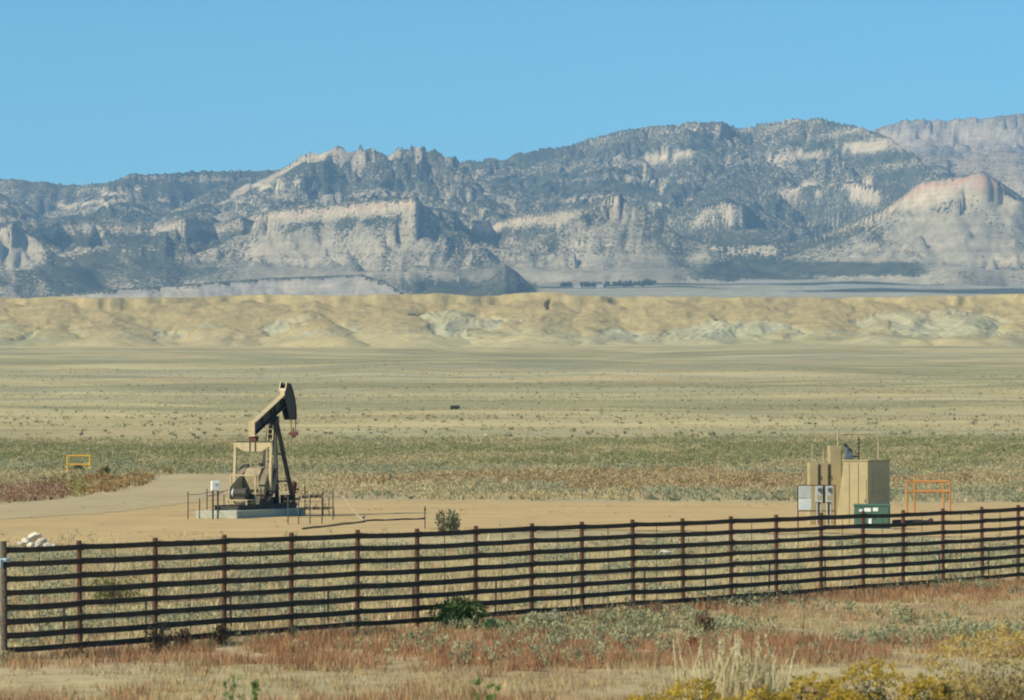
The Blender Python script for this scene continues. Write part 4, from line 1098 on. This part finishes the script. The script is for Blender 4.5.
# ---- orange and yellow pipe barriers ----
ORG = paint('orange_paint', (0.50, 0.215, 0.05), 0.6, wear=(0.34, 0.15, 0.05), wear_amt=0.5)
YEL = paint('yellow_paint', (0.74, 0.40, 0.03), 0.5, wear=(0.55, 0.27, 0.03), wear_amt=0.5)
def barrier(name, label, p0, p1, D, h, mids, mat, r=0.05, deep=0.0):
    a = at(p0, D); b = at(p1, D); g = gz((a.x + b.x) / 2, D)
    o = thing(name, label, 'barrier', (a.x, a.y, g)); w = b.x - a.x
    for x, y in ([(0, 0), (w, 0)] if not deep else [(0, 0), (w, 0), (w + 0.12, deep), (0.9, deep)]):
        MB().tube([(x, y, -0.3), (x, y, h)], r, 10).build('post', mat, o)
    for z in [h - r] + mids:
        MB().tube([(-r, 0, z), (w + r, 0, z)], r * 0.95, 8).build('rail', mat, o)
        if deep:
            MB().tube([(w, 0, z - 0.003), (w + 0.12, deep, z - 0.003)], r * 0.9, 8).build('rail', mat, o)
            MB().tube([(0.9, deep, z), (w + 0.12, deep, z)], r * 0.9, 8).build('rail', mat, o)
    return o
barrier('pipe_barrier', 'orange pipe barrier standing right of the tan housing', 907, 950, 205, 2.05, [1.42], ORG, 0.055, 4.0)
yx, yd, yz_ = hit(78, 474.0)
barrier('pipe_barrier', 'yellow pipe barrier in the sagebrush at far left', 67.5, 90, yd, 19.0 * yd / F, [9.5 * yd / F], YEL, 0.075)

# ---- stones ----
def rock_me(seed, r, squash=0.75):
    import bmesh
    bm = bmesh.new(); bmesh.ops.create_icosphere(bm, subdivisions=2, radius=r)
    g = np.random.default_rng(seed); ax = g.normal(size=(7, 3)); ax /= np.linalg.norm(ax, axis=1)[:, None]; cut = g.uniform(0.45, 0.75, 7) * r
    for v in bm.verts:
        p = np.array(v.co)
        for n_, c in zip(ax, cut):
            e = p @ n_ - c
            if e > 0: p = p - n_ * e
        v.co = (p[0] * 1.15, p[1], p[2] * squash)
    me = bpy.data.meshes.new('stone'); bm.to_mesh(me); bm.free(); return me
STONE = paint('white_stone', (0.60, 0.55, 0.45), 0.9, wear=(0.50, 0.45, 0.35), wear_amt=0.6, scale=4.0, bump=0.4)
for k, (p, y, r) in enumerate(((21, 547, 0.24), (27, 545, 0.27), (34, 544, 0.33), (41, 546, 0.28), (47, 548, 0.24), (30, 549, 0.22), (38, 550, 0.22), (54, 548, 0.12))):
    x, d, z = hit(p, y)
    o = add_obj('white_stone', rock_me(40 + k, r), STONE, loc=(x, d, z + r * 0.42 + (0.16 if k == 2 else 0)))
    o.rotation_euler = (0.2 * k, 0.1 * k, k * 1.3)
    tag(o, {0: 'leftmost white stone of the heap behind the fence', 2: 'topmost and largest white stone of the heap behind the fence', 4: 'rightmost white stone of the heap behind the fence', 7: 'tiny white stone lying apart right of the heap'}.get(k, 'middle white stone in the heap behind the left end of fence'), 'stone', 'white stones heaped behind the fence')
x, d, z = hit(664, 557)
o = add_obj('pale_stone', rock_me(71, 0.30, 0.6), STONE, loc=(x, d, z + 0.1)); tag(o, 'lone pale flat stone behind the middle of fence', 'stone')
x, d, z = hit(455, 409.5)
tk = thing('stock_tank', 'small black tank alone on the far grass plain', 'tank', (x, d, z), 0.2)
sc_ = d / F
MB().tube([(-4.6 * sc_, 0, 2.0 * sc_), (4.6 * sc_, 0, 2.0 * sc_)], 2.1 * sc_, 12).build('barrel', STEEL, tk)
MB().box((-3 * sc_, 0, 0.1), (0.8 * sc_, 3.6 * sc_, 0.6)).build('cradle', STEEL, tk); MB().box((3 * sc_, 0, 0.1), (0.8 * sc_, 3.6 * sc_, 0.6)).build('cradle', STEEL, tk)

# ------------------------------------------------------------------ plants
g_ = np.random.default_rng(99)
LEAF = leaf_mat('dry_leaf', 0.22)

def blades(bx, by, bz, n, h, spread, w, c0, c1, lean=0.5, hvar=0.4):
    """tufts of single-triangle blades; arrays per tuft"""
    m = len(bx)
    idx = np.repeat(np.arange(m), n); k = len(idx)
    hh = (h if np.isscalar(h) else np.asarray(h)[idx]) * g_.uniform(1 - hvar, 1 + hvar, k)
    sp = (spread if np.isscalar(spread) else np.asarray(spread)[idx])
    a = g_.uniform(0, 2 * np.pi, k); r = sp * np.sqrt(g_.uniform(0, 1, k))
    x = bx[idx] + r * np.cos(a); y = by[idx] + r * np.sin(a); z = bz[idx] - 0.02
    la = a + g_.normal(0, 0.7, k); ll = hh * lean * g_.uniform(0.1, 1, k)
    ta = g_.uniform(0, np.pi, k); ww = w * g_.uniform(0.6, 1.4, k) / 2
    v = np.empty((k, 3, 3), np.float32)
    v[:, 0] = np.stack([x - ww * np.cos(ta), y - ww * np.sin(ta), z], 1)
    v[:, 1] = np.stack([x + ww * np.cos(ta), y + ww * np.sin(ta), z], 1)
    v[:, 2] = np.stack([x + ll * np.cos(la), y + ll * np.sin(la), z + hh], 1)
    t = g_.uniform(0, 1, (k, 1)); c0 = np.asarray(c0, float); c1 = np.asarray(c1, float)
    if c0.ndim == 2: c0 = c0[idx]
    if c1.ndim == 2: c1 = c1[idx]
    c = (c0 * (1 - t) + c1 * t) * g_.uniform(0.85, 1.15, (k, 1)) * g_.uniform(0.78, 1.22, (m, 1))[idx]
    return v, np.repeat(c, 3, 0)

def clumps(bx, by, bz, n, rad, hgt, leaf, c0, c1, lobes=5, up=0.35, long=1.0):
    """bushy plants: leaf-sized triangles through an uneven dome"""
    m = len(bx); idx = np.repeat(np.arange(m), n); k = len(idx)
    rad = np.broadcast_to(rad, m)[idx]; hgt = np.broadcast_to(hgt, m)[idx]
    # each plant gets a few lobes
    la = g_.uniform(0, 2 * np.pi, (m, lobes)); lr = g_.uniform(0.15, 0.62, (m, lobes)); lz = g_.uniform(0.15, 0.68, (m, lobes)); ls = g_.uniform(0.26, 0.52, (m, lobes))
    q = g_.integers(0, lobes, k)
    d = g_.normal(size=(k, 3)); d /= np.linalg.norm(d, axis=1)[:, None]
    rr_ = ls[idx, q] * g_.uniform(0.25, 1, k) ** 0.5
    px = (lr[idx, q] * np.cos(la[idx, q]) + d[:, 0] * rr_) * rad
    py = (lr[idx, q] * np.sin(la[idx, q]) + d[:, 1] * rr_) * rad
    pz = np.abs(lz[idx, q] + d[:, 2] * rr_) * hgt
    c = np.stack([bx[idx] + px, by[idx] + py, bz[idx] + pz], 1)
    s = leaf * g_.uniform(0.6, 1.5, k)[:, None]
    e1 = g_.normal(size=(k, 3)); e1 /= np.linalg.norm(e1, axis=1)[:, None]
    e2 = g_.normal(size=(k, 3)) ; e2[:, 2] += up * 3; e2 /= np.linalg.norm(e2, axis=1)[:, None]
    v = np.stack([c - e1 * s * 0.5, c + e1 * s * 0.5, c + e2 * s * long], 1).astype(np.float32)
    t = g_.uniform(0, 1, (k, 1)); c0 = np.asarray(c0, float); c1 = np.asarray(c1, float)
    if c0.ndim == 2: c0 = c0[idx]
    if c1.ndim == 2: c1 = c1[idx]
    t = 0.5 * t + 0.5 * g_.uniform(0, 1, (m, 1))[idx]
    col = (c0 * (1 - t) + c1 * t) * g_.uniform(0.85, 1.15, (k, 1))
    return v, np.repeat(col, 3, 0)

def emit(name, parts, label=None, cat=None, parent=None, mat=LEAF, stuff=True, origin=None):
    v = np.concatenate([p[0] for p in parts]).reshape(-1, 3); c = np.concatenate([p[1] for p in parts])
    if origin is not None: v = v - np.array(origin)
    me = new_mesh(name, v, np.arange(len(v)).reshape(-1, 3), np.concatenate([np.clip(c, 0, 1), np.ones((len(c), 1))], 1))
    o = add_obj(name, me, mat, parent)
    if stuff:
        o['kind'] = 'stuff'; tag(o, label, cat)
    return o

def scatter(n, y0, y1, dens=None, half=0.185, power=1.0):
    """random points in the wedge of ground from y0 to y1; dens(x,y) in 0..1 keeps some"""
    u = g_.uniform(0, 1, n)
    y = (y0 ** 2 + u * (y1 ** 2 - y0 ** 2)) ** 0.5
    x = g_.uniform(-half, half, n) * y
    if dens is not None:
        keep = g_.uniform(0, 1, n) < dens(x, y)
        x, y = x[keep], y[keep]
    return x, y, plain_z(x, y)

def fence_y(x): return FA.y + (x - FA.x) * FD.y / FD.x
def mixrows(a, b, t): t = np.clip(t, 0, 1)[:, None]; return np.asarray(a, float) * (1 - t) + np.asarray(b, float) * t

STRAW0, STRAW1 = (0.40, 0.285, 0.13), (0.62, 0.48, 0.25)
RED0, RED1 = (0.31, 0.14, 0.08), (0.48, 0.275, 0.15)
SAGE0, SAGE1 = (0.24, 0.245, 0.15), (0.43, 0.42, 0.265)
GRN0, GRN1 = (0.075, 0.135, 0.055), (0.17, 0.23, 0.10)
OLV0, OLV1 = (0.205, 0.205, 0.09), (0.40, 0.365, 0.17)
BRN0, BRN1 = (0.17, 0.10, 0.055), (0.30, 0.20, 0.11)

# bare strips: a track along the bottom and pale soil in the right foreground
def bare(x, y):
    n = fbm(x / 4.0, y / 4.0, 401, 3) - 0.5
    P = 512 + x / y * F
    track = np.exp(-((y - 69.0 - (P - 512) * 0.0008 + n * 3) / 2.3) ** 4)
    soil = np.exp(-((y - 84.2 + n * 2.0) / 1.6) ** 4) * sstep(730, 790, P) * (1 - sstep(930, 985, P))
    soil2 = np.exp(-((y - 95.0 + n * 2.5) / 2.0) ** 4) * sstep(930, 980, P)
    soil3 = np.exp(-((y - 71.2 + n * 2) / 1.3) ** 4) * sstep(70, 110, P) * (1 - sstep(160, 190, P))
    return np.maximum(np.maximum(track * 0.72, soil * 0.95), np.maximum(soil2 * 0.9, soil3 * 0.9))
def redness(x, y):
    n = fbm(x / 3.2, y / 5.0, 403, 4); P = 512 + x / y * F
    band = 1.2 * np.exp(-((y - 77.0 - (P - 500) * 0.003) / 5.0) ** 4) * sstep(170, 330, P) * (1 - 0.75 * sstep(700, 960, P))
    fence = np.exp(-((y - fence_y(x) + 2.5) / 3.5) ** 2) * 0.55
    low = (1 - sstep(60.5, 64.5, y)) * 0.45
    return np.clip(np.maximum(np.maximum(band * 1.15, fence), low) * sstep(0.22, 0.46, n) + 0.12 * sstep(0.55, 0.68, n), 0, 1)
def sageness(x, y):
    n = fbm(x / 3.6, y / 6.0, 405, 4); P = 512 + x / y * F
    right = np.exp(-((y - 87.5) / 6.0) ** 4) * sstep(480, 640, P) * 0.8
    return np.clip(right * sstep(0.40, 0.56, n) + 0.7 * sstep(0.56, 0.66, n) * (y > 71), 0, 1)

in_front = lambda x, y: y < fence_y(x) + 1.0
# -- foreground weeds --
x, y, z = scatter(30000, 50, 135, lambda x, y: (y < fence_y(x) + 0.6) * (1 - bare(x, y)) * (0.30 + 0.70 * sstep(0.34, 0.54, fbm(x / 1.6, y / 2.6, 417, 4))))
rd = redness(x, y); sg = sageness(x, y)
pick = g_.uniform(0, 1, len(x))
isr = pick < rd * 0.74; iss = (~isr) & (pick < rd * 0.74 + sg * 0.75); ist = ~(isr | iss)
n3 = fbm(x / 2.5, y / 4.0, 409, 3)
emit('straw_weeds', [blades(x[ist], y[ist], z[ist], 14, 0.06 + 0.19 * n3[ist], 0.24, 0.018, mixrows(STRAW0, BRN1, n3[ist] * 0.9), mixrows(STRAW1, (0.40, 0.25, 0.14), n3[ist] * 0.6), 0.6)], 'dry straw coloured weeds covering the ground in front of the fence', 'weeds')
emit('red_weeds', [blades(x[isr], y[isr], z[isr], 28, 0.13 + 0.24 * n3[isr], 0.24, 0.020, RED0, mixrows(RED1, STRAW0, n3[isr] * 0.6), 0.45)], 'rust red weeds in a strip below the fence', 'weeds')
emit('grey_green_weeds', [clumps(x[iss], y[iss], z[iss], 34, 0.26, 0.24 + 0.14 * n3[iss], 0.055, mixrows(SAGE0, GRN0, n3[iss] * 0.5), mixrows(SAGE1, OLV1, n3[iss] * 0.8), 4, 0.5, 1.3)], 'low grey green weeds in patches in front of the fence', 'weeds')
# stubble on the bare strips
x, y, z = scatter(16000, 52, 110, lambda x, y: in_front(x, y) * np.clip(bare(x, y) * 0.8 + 0.15, 0, 1) * 0.6)
emit('stubble', [blades(x, y, z, 6, 0.09, 0.16, 0.020, (0.33, 0.25, 0.14), (0.50, 0.40, 0.23), 0.8)], 'short dry stubble on the bare strips in the foreground', 'stubble')
# -- between the fence and the pad --
x, y, z = scatter(34000, 72, 168, lambda x, y: (y > fence_y(x) + 0.6) * (0.25 + 0.75 * (1 - sstep(138, 158, y))) * np.where((512 + x / y * F > 560), 1 - sstep(150, 166, y), 1 - 0.9 * sstep(142, 152, y)) * 0.9)
n3 = fbm(x / 3.0, y / 7.0, 411, 4); n4 = fbm(x / 2.0, y / 5.0, 413, 4)
pick = g_.uniform(0, 1, len(x))
iss = (n4 > 0.56) & (pick < 0.42); isr = (~iss) & (pick > 0.80) & (n3 > 0.46); ist = ~(iss | isr)
emit('pale_grass', [blades(x[ist], y[ist], z[ist], 8, 0.16 + 0.20 * n3[ist], 0.22, 0.026, mixrows((0.46, 0.38, 0.20), OLV1, n4[ist] * 0.4), (0.66, 0.55, 0.32), 0.7)], 'pale dry grass behind the fence', 'grass')
emit('pink_weeds', [blades(x[isr], y[isr], z[isr], 14, 0.22, 0.20, 0.028, (0.34, 0.18, 0.11), (0.47, 0.30, 0.18), 0.5)], 'sparse reddish weeds behind the fence', 'weeds')
emit('sage_weeds', [clumps(x[iss], y[iss], z[iss], 30, 0.30, 0.26 + 0.2 * n3[iss], 0.06, SAGE0, SAGE1, 4, 0.5, 1.2)], 'small grey green sage plants behind the fence', 'weeds')

# -- sagebrush flat beyond the pad --
def on_pad(x, y):
    P = 512 + x / y * F; row = HZ - (plain_z(x, y) - EYE) * F / y
    edge = np.interp(P, [-300, 0, 60, 105, 140, 157, 172, 238, 250, 300, 360, 600, 1024, 1400], [515, 504, 499.5, 494.5, 486.5, 478.5, 475, 474, 484, 497, 499.5, 501, 502, 503])
    return row > edge - 0.4 + (fbm(x / 2.0, y / 6.0, 421, 3) - 0.5) * 3
def flat_cols(x, y):
    """colour of the brush by distance band"""
    n = fbm(x / 16.0, y / 22.0, 423, 4); row = HZ - (plain_z(x, y) - EYE) * F / y; P = 512 + x / y * F
    row = row + (fbm(x / 18.0, y / 26.0, 425, 4) - 0.5) * 24
    grn = sstep(437, 445, row) * (1 - sstep(463, 470, row)); rust = sstep(474, 479, row) * (1 - sstep(486, 491, row)) * sstep(300, 360, P)
    c0 = mixrows(SAGE0, OLV0, grn * 1.0); c1 = mixrows(SAGE1, (0.385, 0.365, 0.17), grn * 1.0)
    c0 = np.where((rust > 0.5)[:, None], mixrows(np.array([0.33, 0.21, 0.10]), np.array(BRN0), n), c0); c1 = np.where((rust > 0.5)[:, None], mixrows(np.array([0.55, 0.41, 0.22]), np.array(STRAW1), n * 0.8), c1)
    straw = (~(rust > 0.5)) & (n > np.where(grn < 0.4, 0.47, 0.58))
    c0 = np.where(straw[:, None], np.array([0.38, 0.31, 0.16]), c0); c1 = np.where(straw[:, None], np.array([0.58, 0.48, 0.27]), c1)
    # coloured edge along the track on the left
    le = (P < 170) & (row > 483 - (P - 60) * 0.12)
    red = le & (P < 70) & (row > 487); org = le & (P > 85)
    c0 = np.where(red[:, None], np.array([0.24, 0.13, 0.085]), np.where(org[:, None], np.array([0.25, 0.15, 0.055]), np.where(le[:, None], np.array([0.22, 0.19, 0.06]), c0)))
    c1 = np.where(red[:, None], np.array([0.40, 0.24, 0.15]), np.where(org[:, None], np.array([0.42, 0.27, 0.10]), np.where(le[:, None], np.array([0.36, 0.31, 0.11]), c1)))
    return c0, c1
x, y, z = scatter(17000, 228, 520, lambda x, y: (~on_pad(x, y)) * (0.35 + 0.65 * sstep(0.38, 0.55, fbm(x / 7.0, y / 12.0, 427, 4))) * (1 - sstep(430, 520, y + (fbm(x / 15.0, y / 15.0, 433, 3) - 0.5) * 90)), 0.175)
c0, c1 = flat_cols(x, y)
sz = np.clip(np.exp(g_.normal(-0.62, 0.52, len(x))), 0.20, 1.6)
emit('sagebrush', [clumps(x, y, z, 64, sz * 0.95, sz * 0.72, 0.115, c0, c1, 5, 0.5, 1.1)], 'sagebrush and greasewood covering the flat behind the pad', 'sagebrush')
x, y, z = scatter(26000, 230, 500, lambda x, y: (~on_pad(x, y)) * 1.0, 0.175)
c0, c1 = flat_cols(x, y)
emit('bunch_grass', [blades(x, y, z, 7, 0.34, 0.30, 0.07, c0 * 0.6 + np.array([0.36, 0.29, 0.15]) * 0.4, c1 * 0.5 + np.array([0.52, 0.43, 0.24]) * 0.5, 0.6)], 'dry bunch grass between the sagebrush', 'grass')
x, y, z = scatter(2600, 140, 262, lambda x, y: on_pad(x, y) * (0.03 + 0.6 * sstep(0.56, 0.68, fbm(x / 3.0, y / 9.0, 437, 4))))
emit('pad_weeds', [blades(x, y, z + 0.03, 9, 0.13, 0.22, 0.035, (0.30, 0.235, 0.12), (0.46, 0.38, 0.20), 0.9)], 'sparse dry weeds on the dirt pad', 'weeds')
# -- scattered dark brush further out, in streaks --
x, y, z = scatter(30000, 500, 1500, lambda x, y: sstep(0.50, 0.66, fbm(x / 60.0, y / 17.0, 431, 4)) * (1 - 0.75 * sstep(560, 1000, y)) * 0.17 + 0.002, 0.17)
sz = np.clip(np.exp(g_.normal(-0.7, 0.55, len(x))), 0.15, 1.6)
emit('distant_brush', [clumps(x, y, z, 11, sz * 1.5, sz * 0.6, 0.38, (0.24, 0.22, 0.125), (0.38, 0.345, 0.20), 3, 0.5, 1.0)], 'scattered low brush across the far plain', 'brush')

x, y, z = scatter(36000, 470, 1900, lambda x, y: (0.10 + 0.75 * sstep(0.42, 0.62, fbm(x / 70.0, y / 22.0, 441, 4))) * (1 - sstep(900, 1900, y)), 0.17)
n3 = fbm(x / 90.0, y / 30.0, 443, 4); sz = g_.uniform(0.25, 0.85, len(x))
emit('plain_tussocks', [clumps(x, y, z, 7, sz, 0.12 + 0.16 * sz, 0.28, mixrows((0.38, 0.335, 0.18), (0.48, 0.38, 0.195), n3 * 1.6 - 0.3), mixrows((0.50, 0.435, 0.24), (0.60, 0.49, 0.27), n3 * 1.6 - 0.3), 3, 0.4, 0.9)], 'low grass tussocks on the open plain', 'grass')
# -- single plants one can point at --
def plant(name, label, cat, p, D, w, h, n, leaf, c0, c1, stem_c=(0.16, 0.11, 0.06), lobes=9, flowers=None, base=None, group=None, long=1.2, up=0.5):
    """w, h in metres"""
    x = xw(p, D); z = gz(x, D) if base is None else base
    o = thing(name, label, cat, (x, D, z), group=group)
    a = np.array([0.0])
    emit('foliage', [clumps(a, a, a, n, w / 2, h, leaf, c0, c1, lobes, up, long)], parent=o, stuff=False)
    k = 26; ang = g_.uniform(0, 2 * np.pi, k)
    st = blades(a, a, a - 0.02, k, h * 0.8, w * 0.10, 0.03, stem_c, tuple(q * 1.3 for q in stem_c), w / h * 0.45, 0.25)
    emit('stem', [st], parent=o, stuff=False)
    if flowers is not None:
        m, c0f, c1f, fs = flowers
        th = g_.uniform(0, 2 * np.pi, m); r = np.sqrt(g_.uniform(0, 1, m)); 
        fx = r * np.cos(th) * w * 0.5; fy = r * np.sin(th) * w * 0.5
        fz = h * (0.62 + 0.42 * np.sqrt(np.clip(1 - r * r, 0, 1))) * g_.uniform(0.86, 1.05, m)
        emit('flower_heads', [clumps(fx, fy, fz - 0.05, 26, 0.085, 0.10, 0.028, c0f, c1f, 4, 0.3, 0.9)], parent=o, stuff=False)
    return o
plant('green_bush', 'dense dark green bush growing up through the fence middle', 'bush', 461, 86.5, 1.7, 0.80, 2600, 0.055, (0.035, 0.075, 0.022), (0.095, 0.155, 0.05))
plant('green_bush', 'small low green bush right of the dense dark green one', 'bush', 497, 83.0, 0.95, 0.42, 900, 0.045, (0.05, 0.12, 0.055), (0.12, 0.21, 0.10))
plant('sage_bush', 'grey green sage bush at fence foot, right of the green bushes', 'bush', 545, 84.5, 1.1, 0.55, 900, 0.06, SAGE0, SAGE1)
plant('pad_shrub', 'lone olive grey shrub on the near edge of the dirt pad', 'shrub', 447, 168, 1.9, 1.25, 900, 0.11, (0.15, 0.15, 0.085), (0.30, 0.29, 0.17))
plant('olive_bush', 'wide olive bush seen through the left bays of the fence', 'bush', 112, 97, 1.9, 0.95, 1100, 0.07, (0.12, 0.125, 0.045), (0.26, 0.245, 0.10))
plant('tumbleweed', 'larger brown tumbleweed caught under the third fence post', 'tumbleweed', 160, 77.5, 0.72, 0.62, 800, 0.045, (0.15, 0.095, 0.055), (0.29, 0.20, 0.12))
plant('tumbleweed', 'brown tumbleweed just right of the larger one at fence foot', 'tumbleweed', 184, 78.5, 0.55, 0.48, 600, 0.045, (0.17, 0.105, 0.06), (0.32, 0.22, 0.13))
plant('tumbleweed', 'small brown tumbleweed at fence foot left of the middle', 'tumbleweed', 219, 79.5, 0.55, 0.42, 600, 0.045, (0.15, 0.09, 0.05), (0.30, 0.19, 0.11))
plant('tumbleweed', 'dark reddish tumbleweed below the right half of the fence', 'tumbleweed', 706, 84.5, 0.62, 0.50, 600, 0.045, (0.14, 0.07, 0.045), (0.27, 0.15, 0.09))
plant('crimson_weed', 'small crimson weed in the red strip', 'weed', 693, 77.5, 0.28, 0.30, 260, 0.035, (0.16, 0.02, 0.02), (0.30, 0.06, 0.05))
plant('dark_bush', 'dark bush right of the yellow pipe barrier', 'bush', 103, yd - 6, 1.5, 0.85, 320, 0.17, (0.07, 0.085, 0.03), (0.16, 0.17, 0.07))
plant('dark_bush', 'dark low bush behind the bars of the yellow pipe barrier', 'bush', 80, yd + 5, 1.5, 0.7, 300, 0.17, (0.07, 0.075, 0.035), (0.16, 0.15, 0.08))
YF = ((0.37, 0.255, 0.03), (0.60, 0.43, 0.075))
for p, D, w, h, lab in ((650, 54.0, 0.95, 0.78, 'leftmost yellow flowering rabbitbrush on the bottom edge'), (692, 55.5, 0.95, 0.92, 'yellow rabbitbrush at the left foot of the tall straw grass'),
                        (728, 53.5, 0.85, 0.74, 'low yellow rabbitbrush in front of the tall straw grass'), (845, 53.5, 0.8, 0.80, 'low yellow rabbitbrush left of the largest one'),
                        (765, 54.5, 0.95, 0.84, 'yellow rabbitbrush just right of the tall straw grass'), (815, 55.0, 1.0, 0.96, 'yellow rabbitbrush midway between straw grass and right edge'),
                        (872, 55.5, 1.15, 1.10, 'largest bright yellow rabbitbrush on the bottom edge'), (925, 54.0, 0.9, 0.96, 'yellow rabbitbrush beside the big golden shrub')):
    plant('rabbitbrush', lab, 'rabbitbrush', p, D, w, h, 1500, 0.035, (0.085, 0.095, 0.03), (0.22, 0.205, 0.065), flowers=(110, YF[0], YF[1], 1), group='rabbitbrush along the bottom edge')
GF = ((0.42, 0.29, 0.07), (0.68, 0.50, 0.18))
plant('golden_shrub', 'big golden shrub filling the bottom right corner', 'shrub', 992, 55.0, 2.1, 1.66, 4600, 0.04, (0.16, 0.145, 0.05), (0.46, 0.36, 0.15), flowers=(190, GF[0], GF[1], 1), lobes=14)
plant('golden_shrub', 'smaller golden shrub leaning left of the big corner shrub', 'shrub', 958, 54.0, 0.85, 1.05, 1600, 0.04, (0.11, 0.11, 0.04), (0.34, 0.27, 0.11), flowers=(50, GF[0], GF[1], 1))
for p, D, h, lab in ((237, 49.0, 1.46, 'tall thin green sprig at bottom edge left of centre'), (483, 50.0, 1.30, 'short green yellow sprig at bottom edge near the centre')):
    x = xw(p, D); o = thing('green_sprig', lab, 'sprig', (x, D, gz(x, D)), group='green sprigs on the bottom edge')
    a = np.zeros(5); zz = np.zeros(5); xx = g_.normal(0, 0.07, 5); yy = g_.normal(0, 0.05, 5)
    emit('stem', [blades(xx, yy, zz, 3, h * 0.92, 0.03, 0.03, (0.10, 0.14, 0.04), (0.20, 0.24, 0.08), 0.22, 0.12)], parent=o, stuff=False)
    t = g_.uniform(0.25, 1.0, 46); q = g_.integers(0, 5, 46)
    emit('leaves', [clumps(xx[q] * (1 + t * 0.8), yy[q], t * h * 0.93, 16, 0.07, 0.09, 0.035, (0.09, 0.17, 0.04), (0.24, 0.31, 0.09), 3, 0.6, 1.6)], parent=o, stuff=False)
# tall straw-coloured bunch grass with seed heads
D = 57.0; x = xw(735, D)
o = thing('tall_grass', 'tall pale straw grass clump standing at the bottom edge', 'grass', (x, D, gz(x, D)))
m = 84; bx = g_.normal(0, 0.42, m); by = g_.normal(0, 0.22, m)
emit('blades', [blades(bx, by, bx * 0, 10, 1.1, 0.10, 0.024, (0.50, 0.42, 0.22), (0.74, 0.64, 0.40), 0.42, 0.35)], parent=o, stuff=False)
hs = 0.62 + 1.0 * g_.uniform(0, 1, m) ** 0.8
lx = bx + g_.normal(0, 0.16, m); ly = by + g_.normal(0, 0.10, m)
sv = []
for i in range(m):
    sv.append(MB())
mbs = MB()
for i in range(m): mbs.tube([(bx[i], by[i], 0), ((bx[i] * 2 + lx[i]) / 3, by[i], hs[i] * 0.6), (lx[i], ly[i], hs[i])], [0.010, 0.008, 0.006], 4)
STALK = paint('straw_stalk', (0.68, 0.58, 0.35), 0.8, wear=(0.44, 0.35, 0.19), scale=2.0)
mbs.build('stalks', STALK, o)
t = np.tile(np.linspace(0.78, 1.0, 7), m); q = np.repeat(np.arange(m), 7)
emit('seed_heads', [clumps(bx[q] + (lx[q] - bx[q]) * t, by[q] + (ly[q] - by[q]) * t, hs[q] * t - 0.03, 6, 0.020, 0.06, 0.024, (0.54, 0.45, 0.25), (0.76, 0.66, 0.42), 2, 1.2, 1.6)], parent=o, stuff=False)

# -- a far-off grove and two houses at the foot of the mountains --
m = 70
gp = g_.uniform(562, 655, m); gd = g_.uniform(6380, 6560, m)
from_z = lambda p, d: np.interp(d, mrow, Z[:, int(np.argmin(np.abs(P[0] - p)))])
zz = np.array([from_z(p, d) for p, d in zip(gp, gd)])
sz = g_.uniform(3, 6.5, m)
emit('cottonwood_grove', [clumps(xw(gp, gd), gd, zz, 70, sz * 0.8, sz * 1.2, 3.2, (0.035, 0.055, 0.03), (0.09, 0.11, 0.055), 5, 0.3, 1.0)], 'far grove of dark trees at the mountain foot', 'grove')
HW = paint('house_white', (0.75, 0.74, 0.70), 0.7); HR = paint('house_roof', (0.30, 0.27, 0.25), 0.8)
for p, d, lab in ((577, 6370, 'tiny white house left of the far grove at mountain foot'), (600, 6370, 'tiny white house in front of the far grove')):
    z = from_z(p, d); h = thing('far_house', lab, 'house', (xw(p, d), d, z - 0.4))
    MB().box((0, 0, 2.0), (12, 8, 4.4)).build('wall', HW, h)
    MB().prism([(-4.6, 4.22), (4.6, 4.22), (0, 7.0)], (0, 0, 0), AY, AZ, AX, -6.4, 6.4).build('roof', HR, h)
    for wx in (-3.5, 0, 3.5): MB().box((wx, -4.02, 2.2), (1.4, 0.08, 1.4)).build('window', STEEL, h)
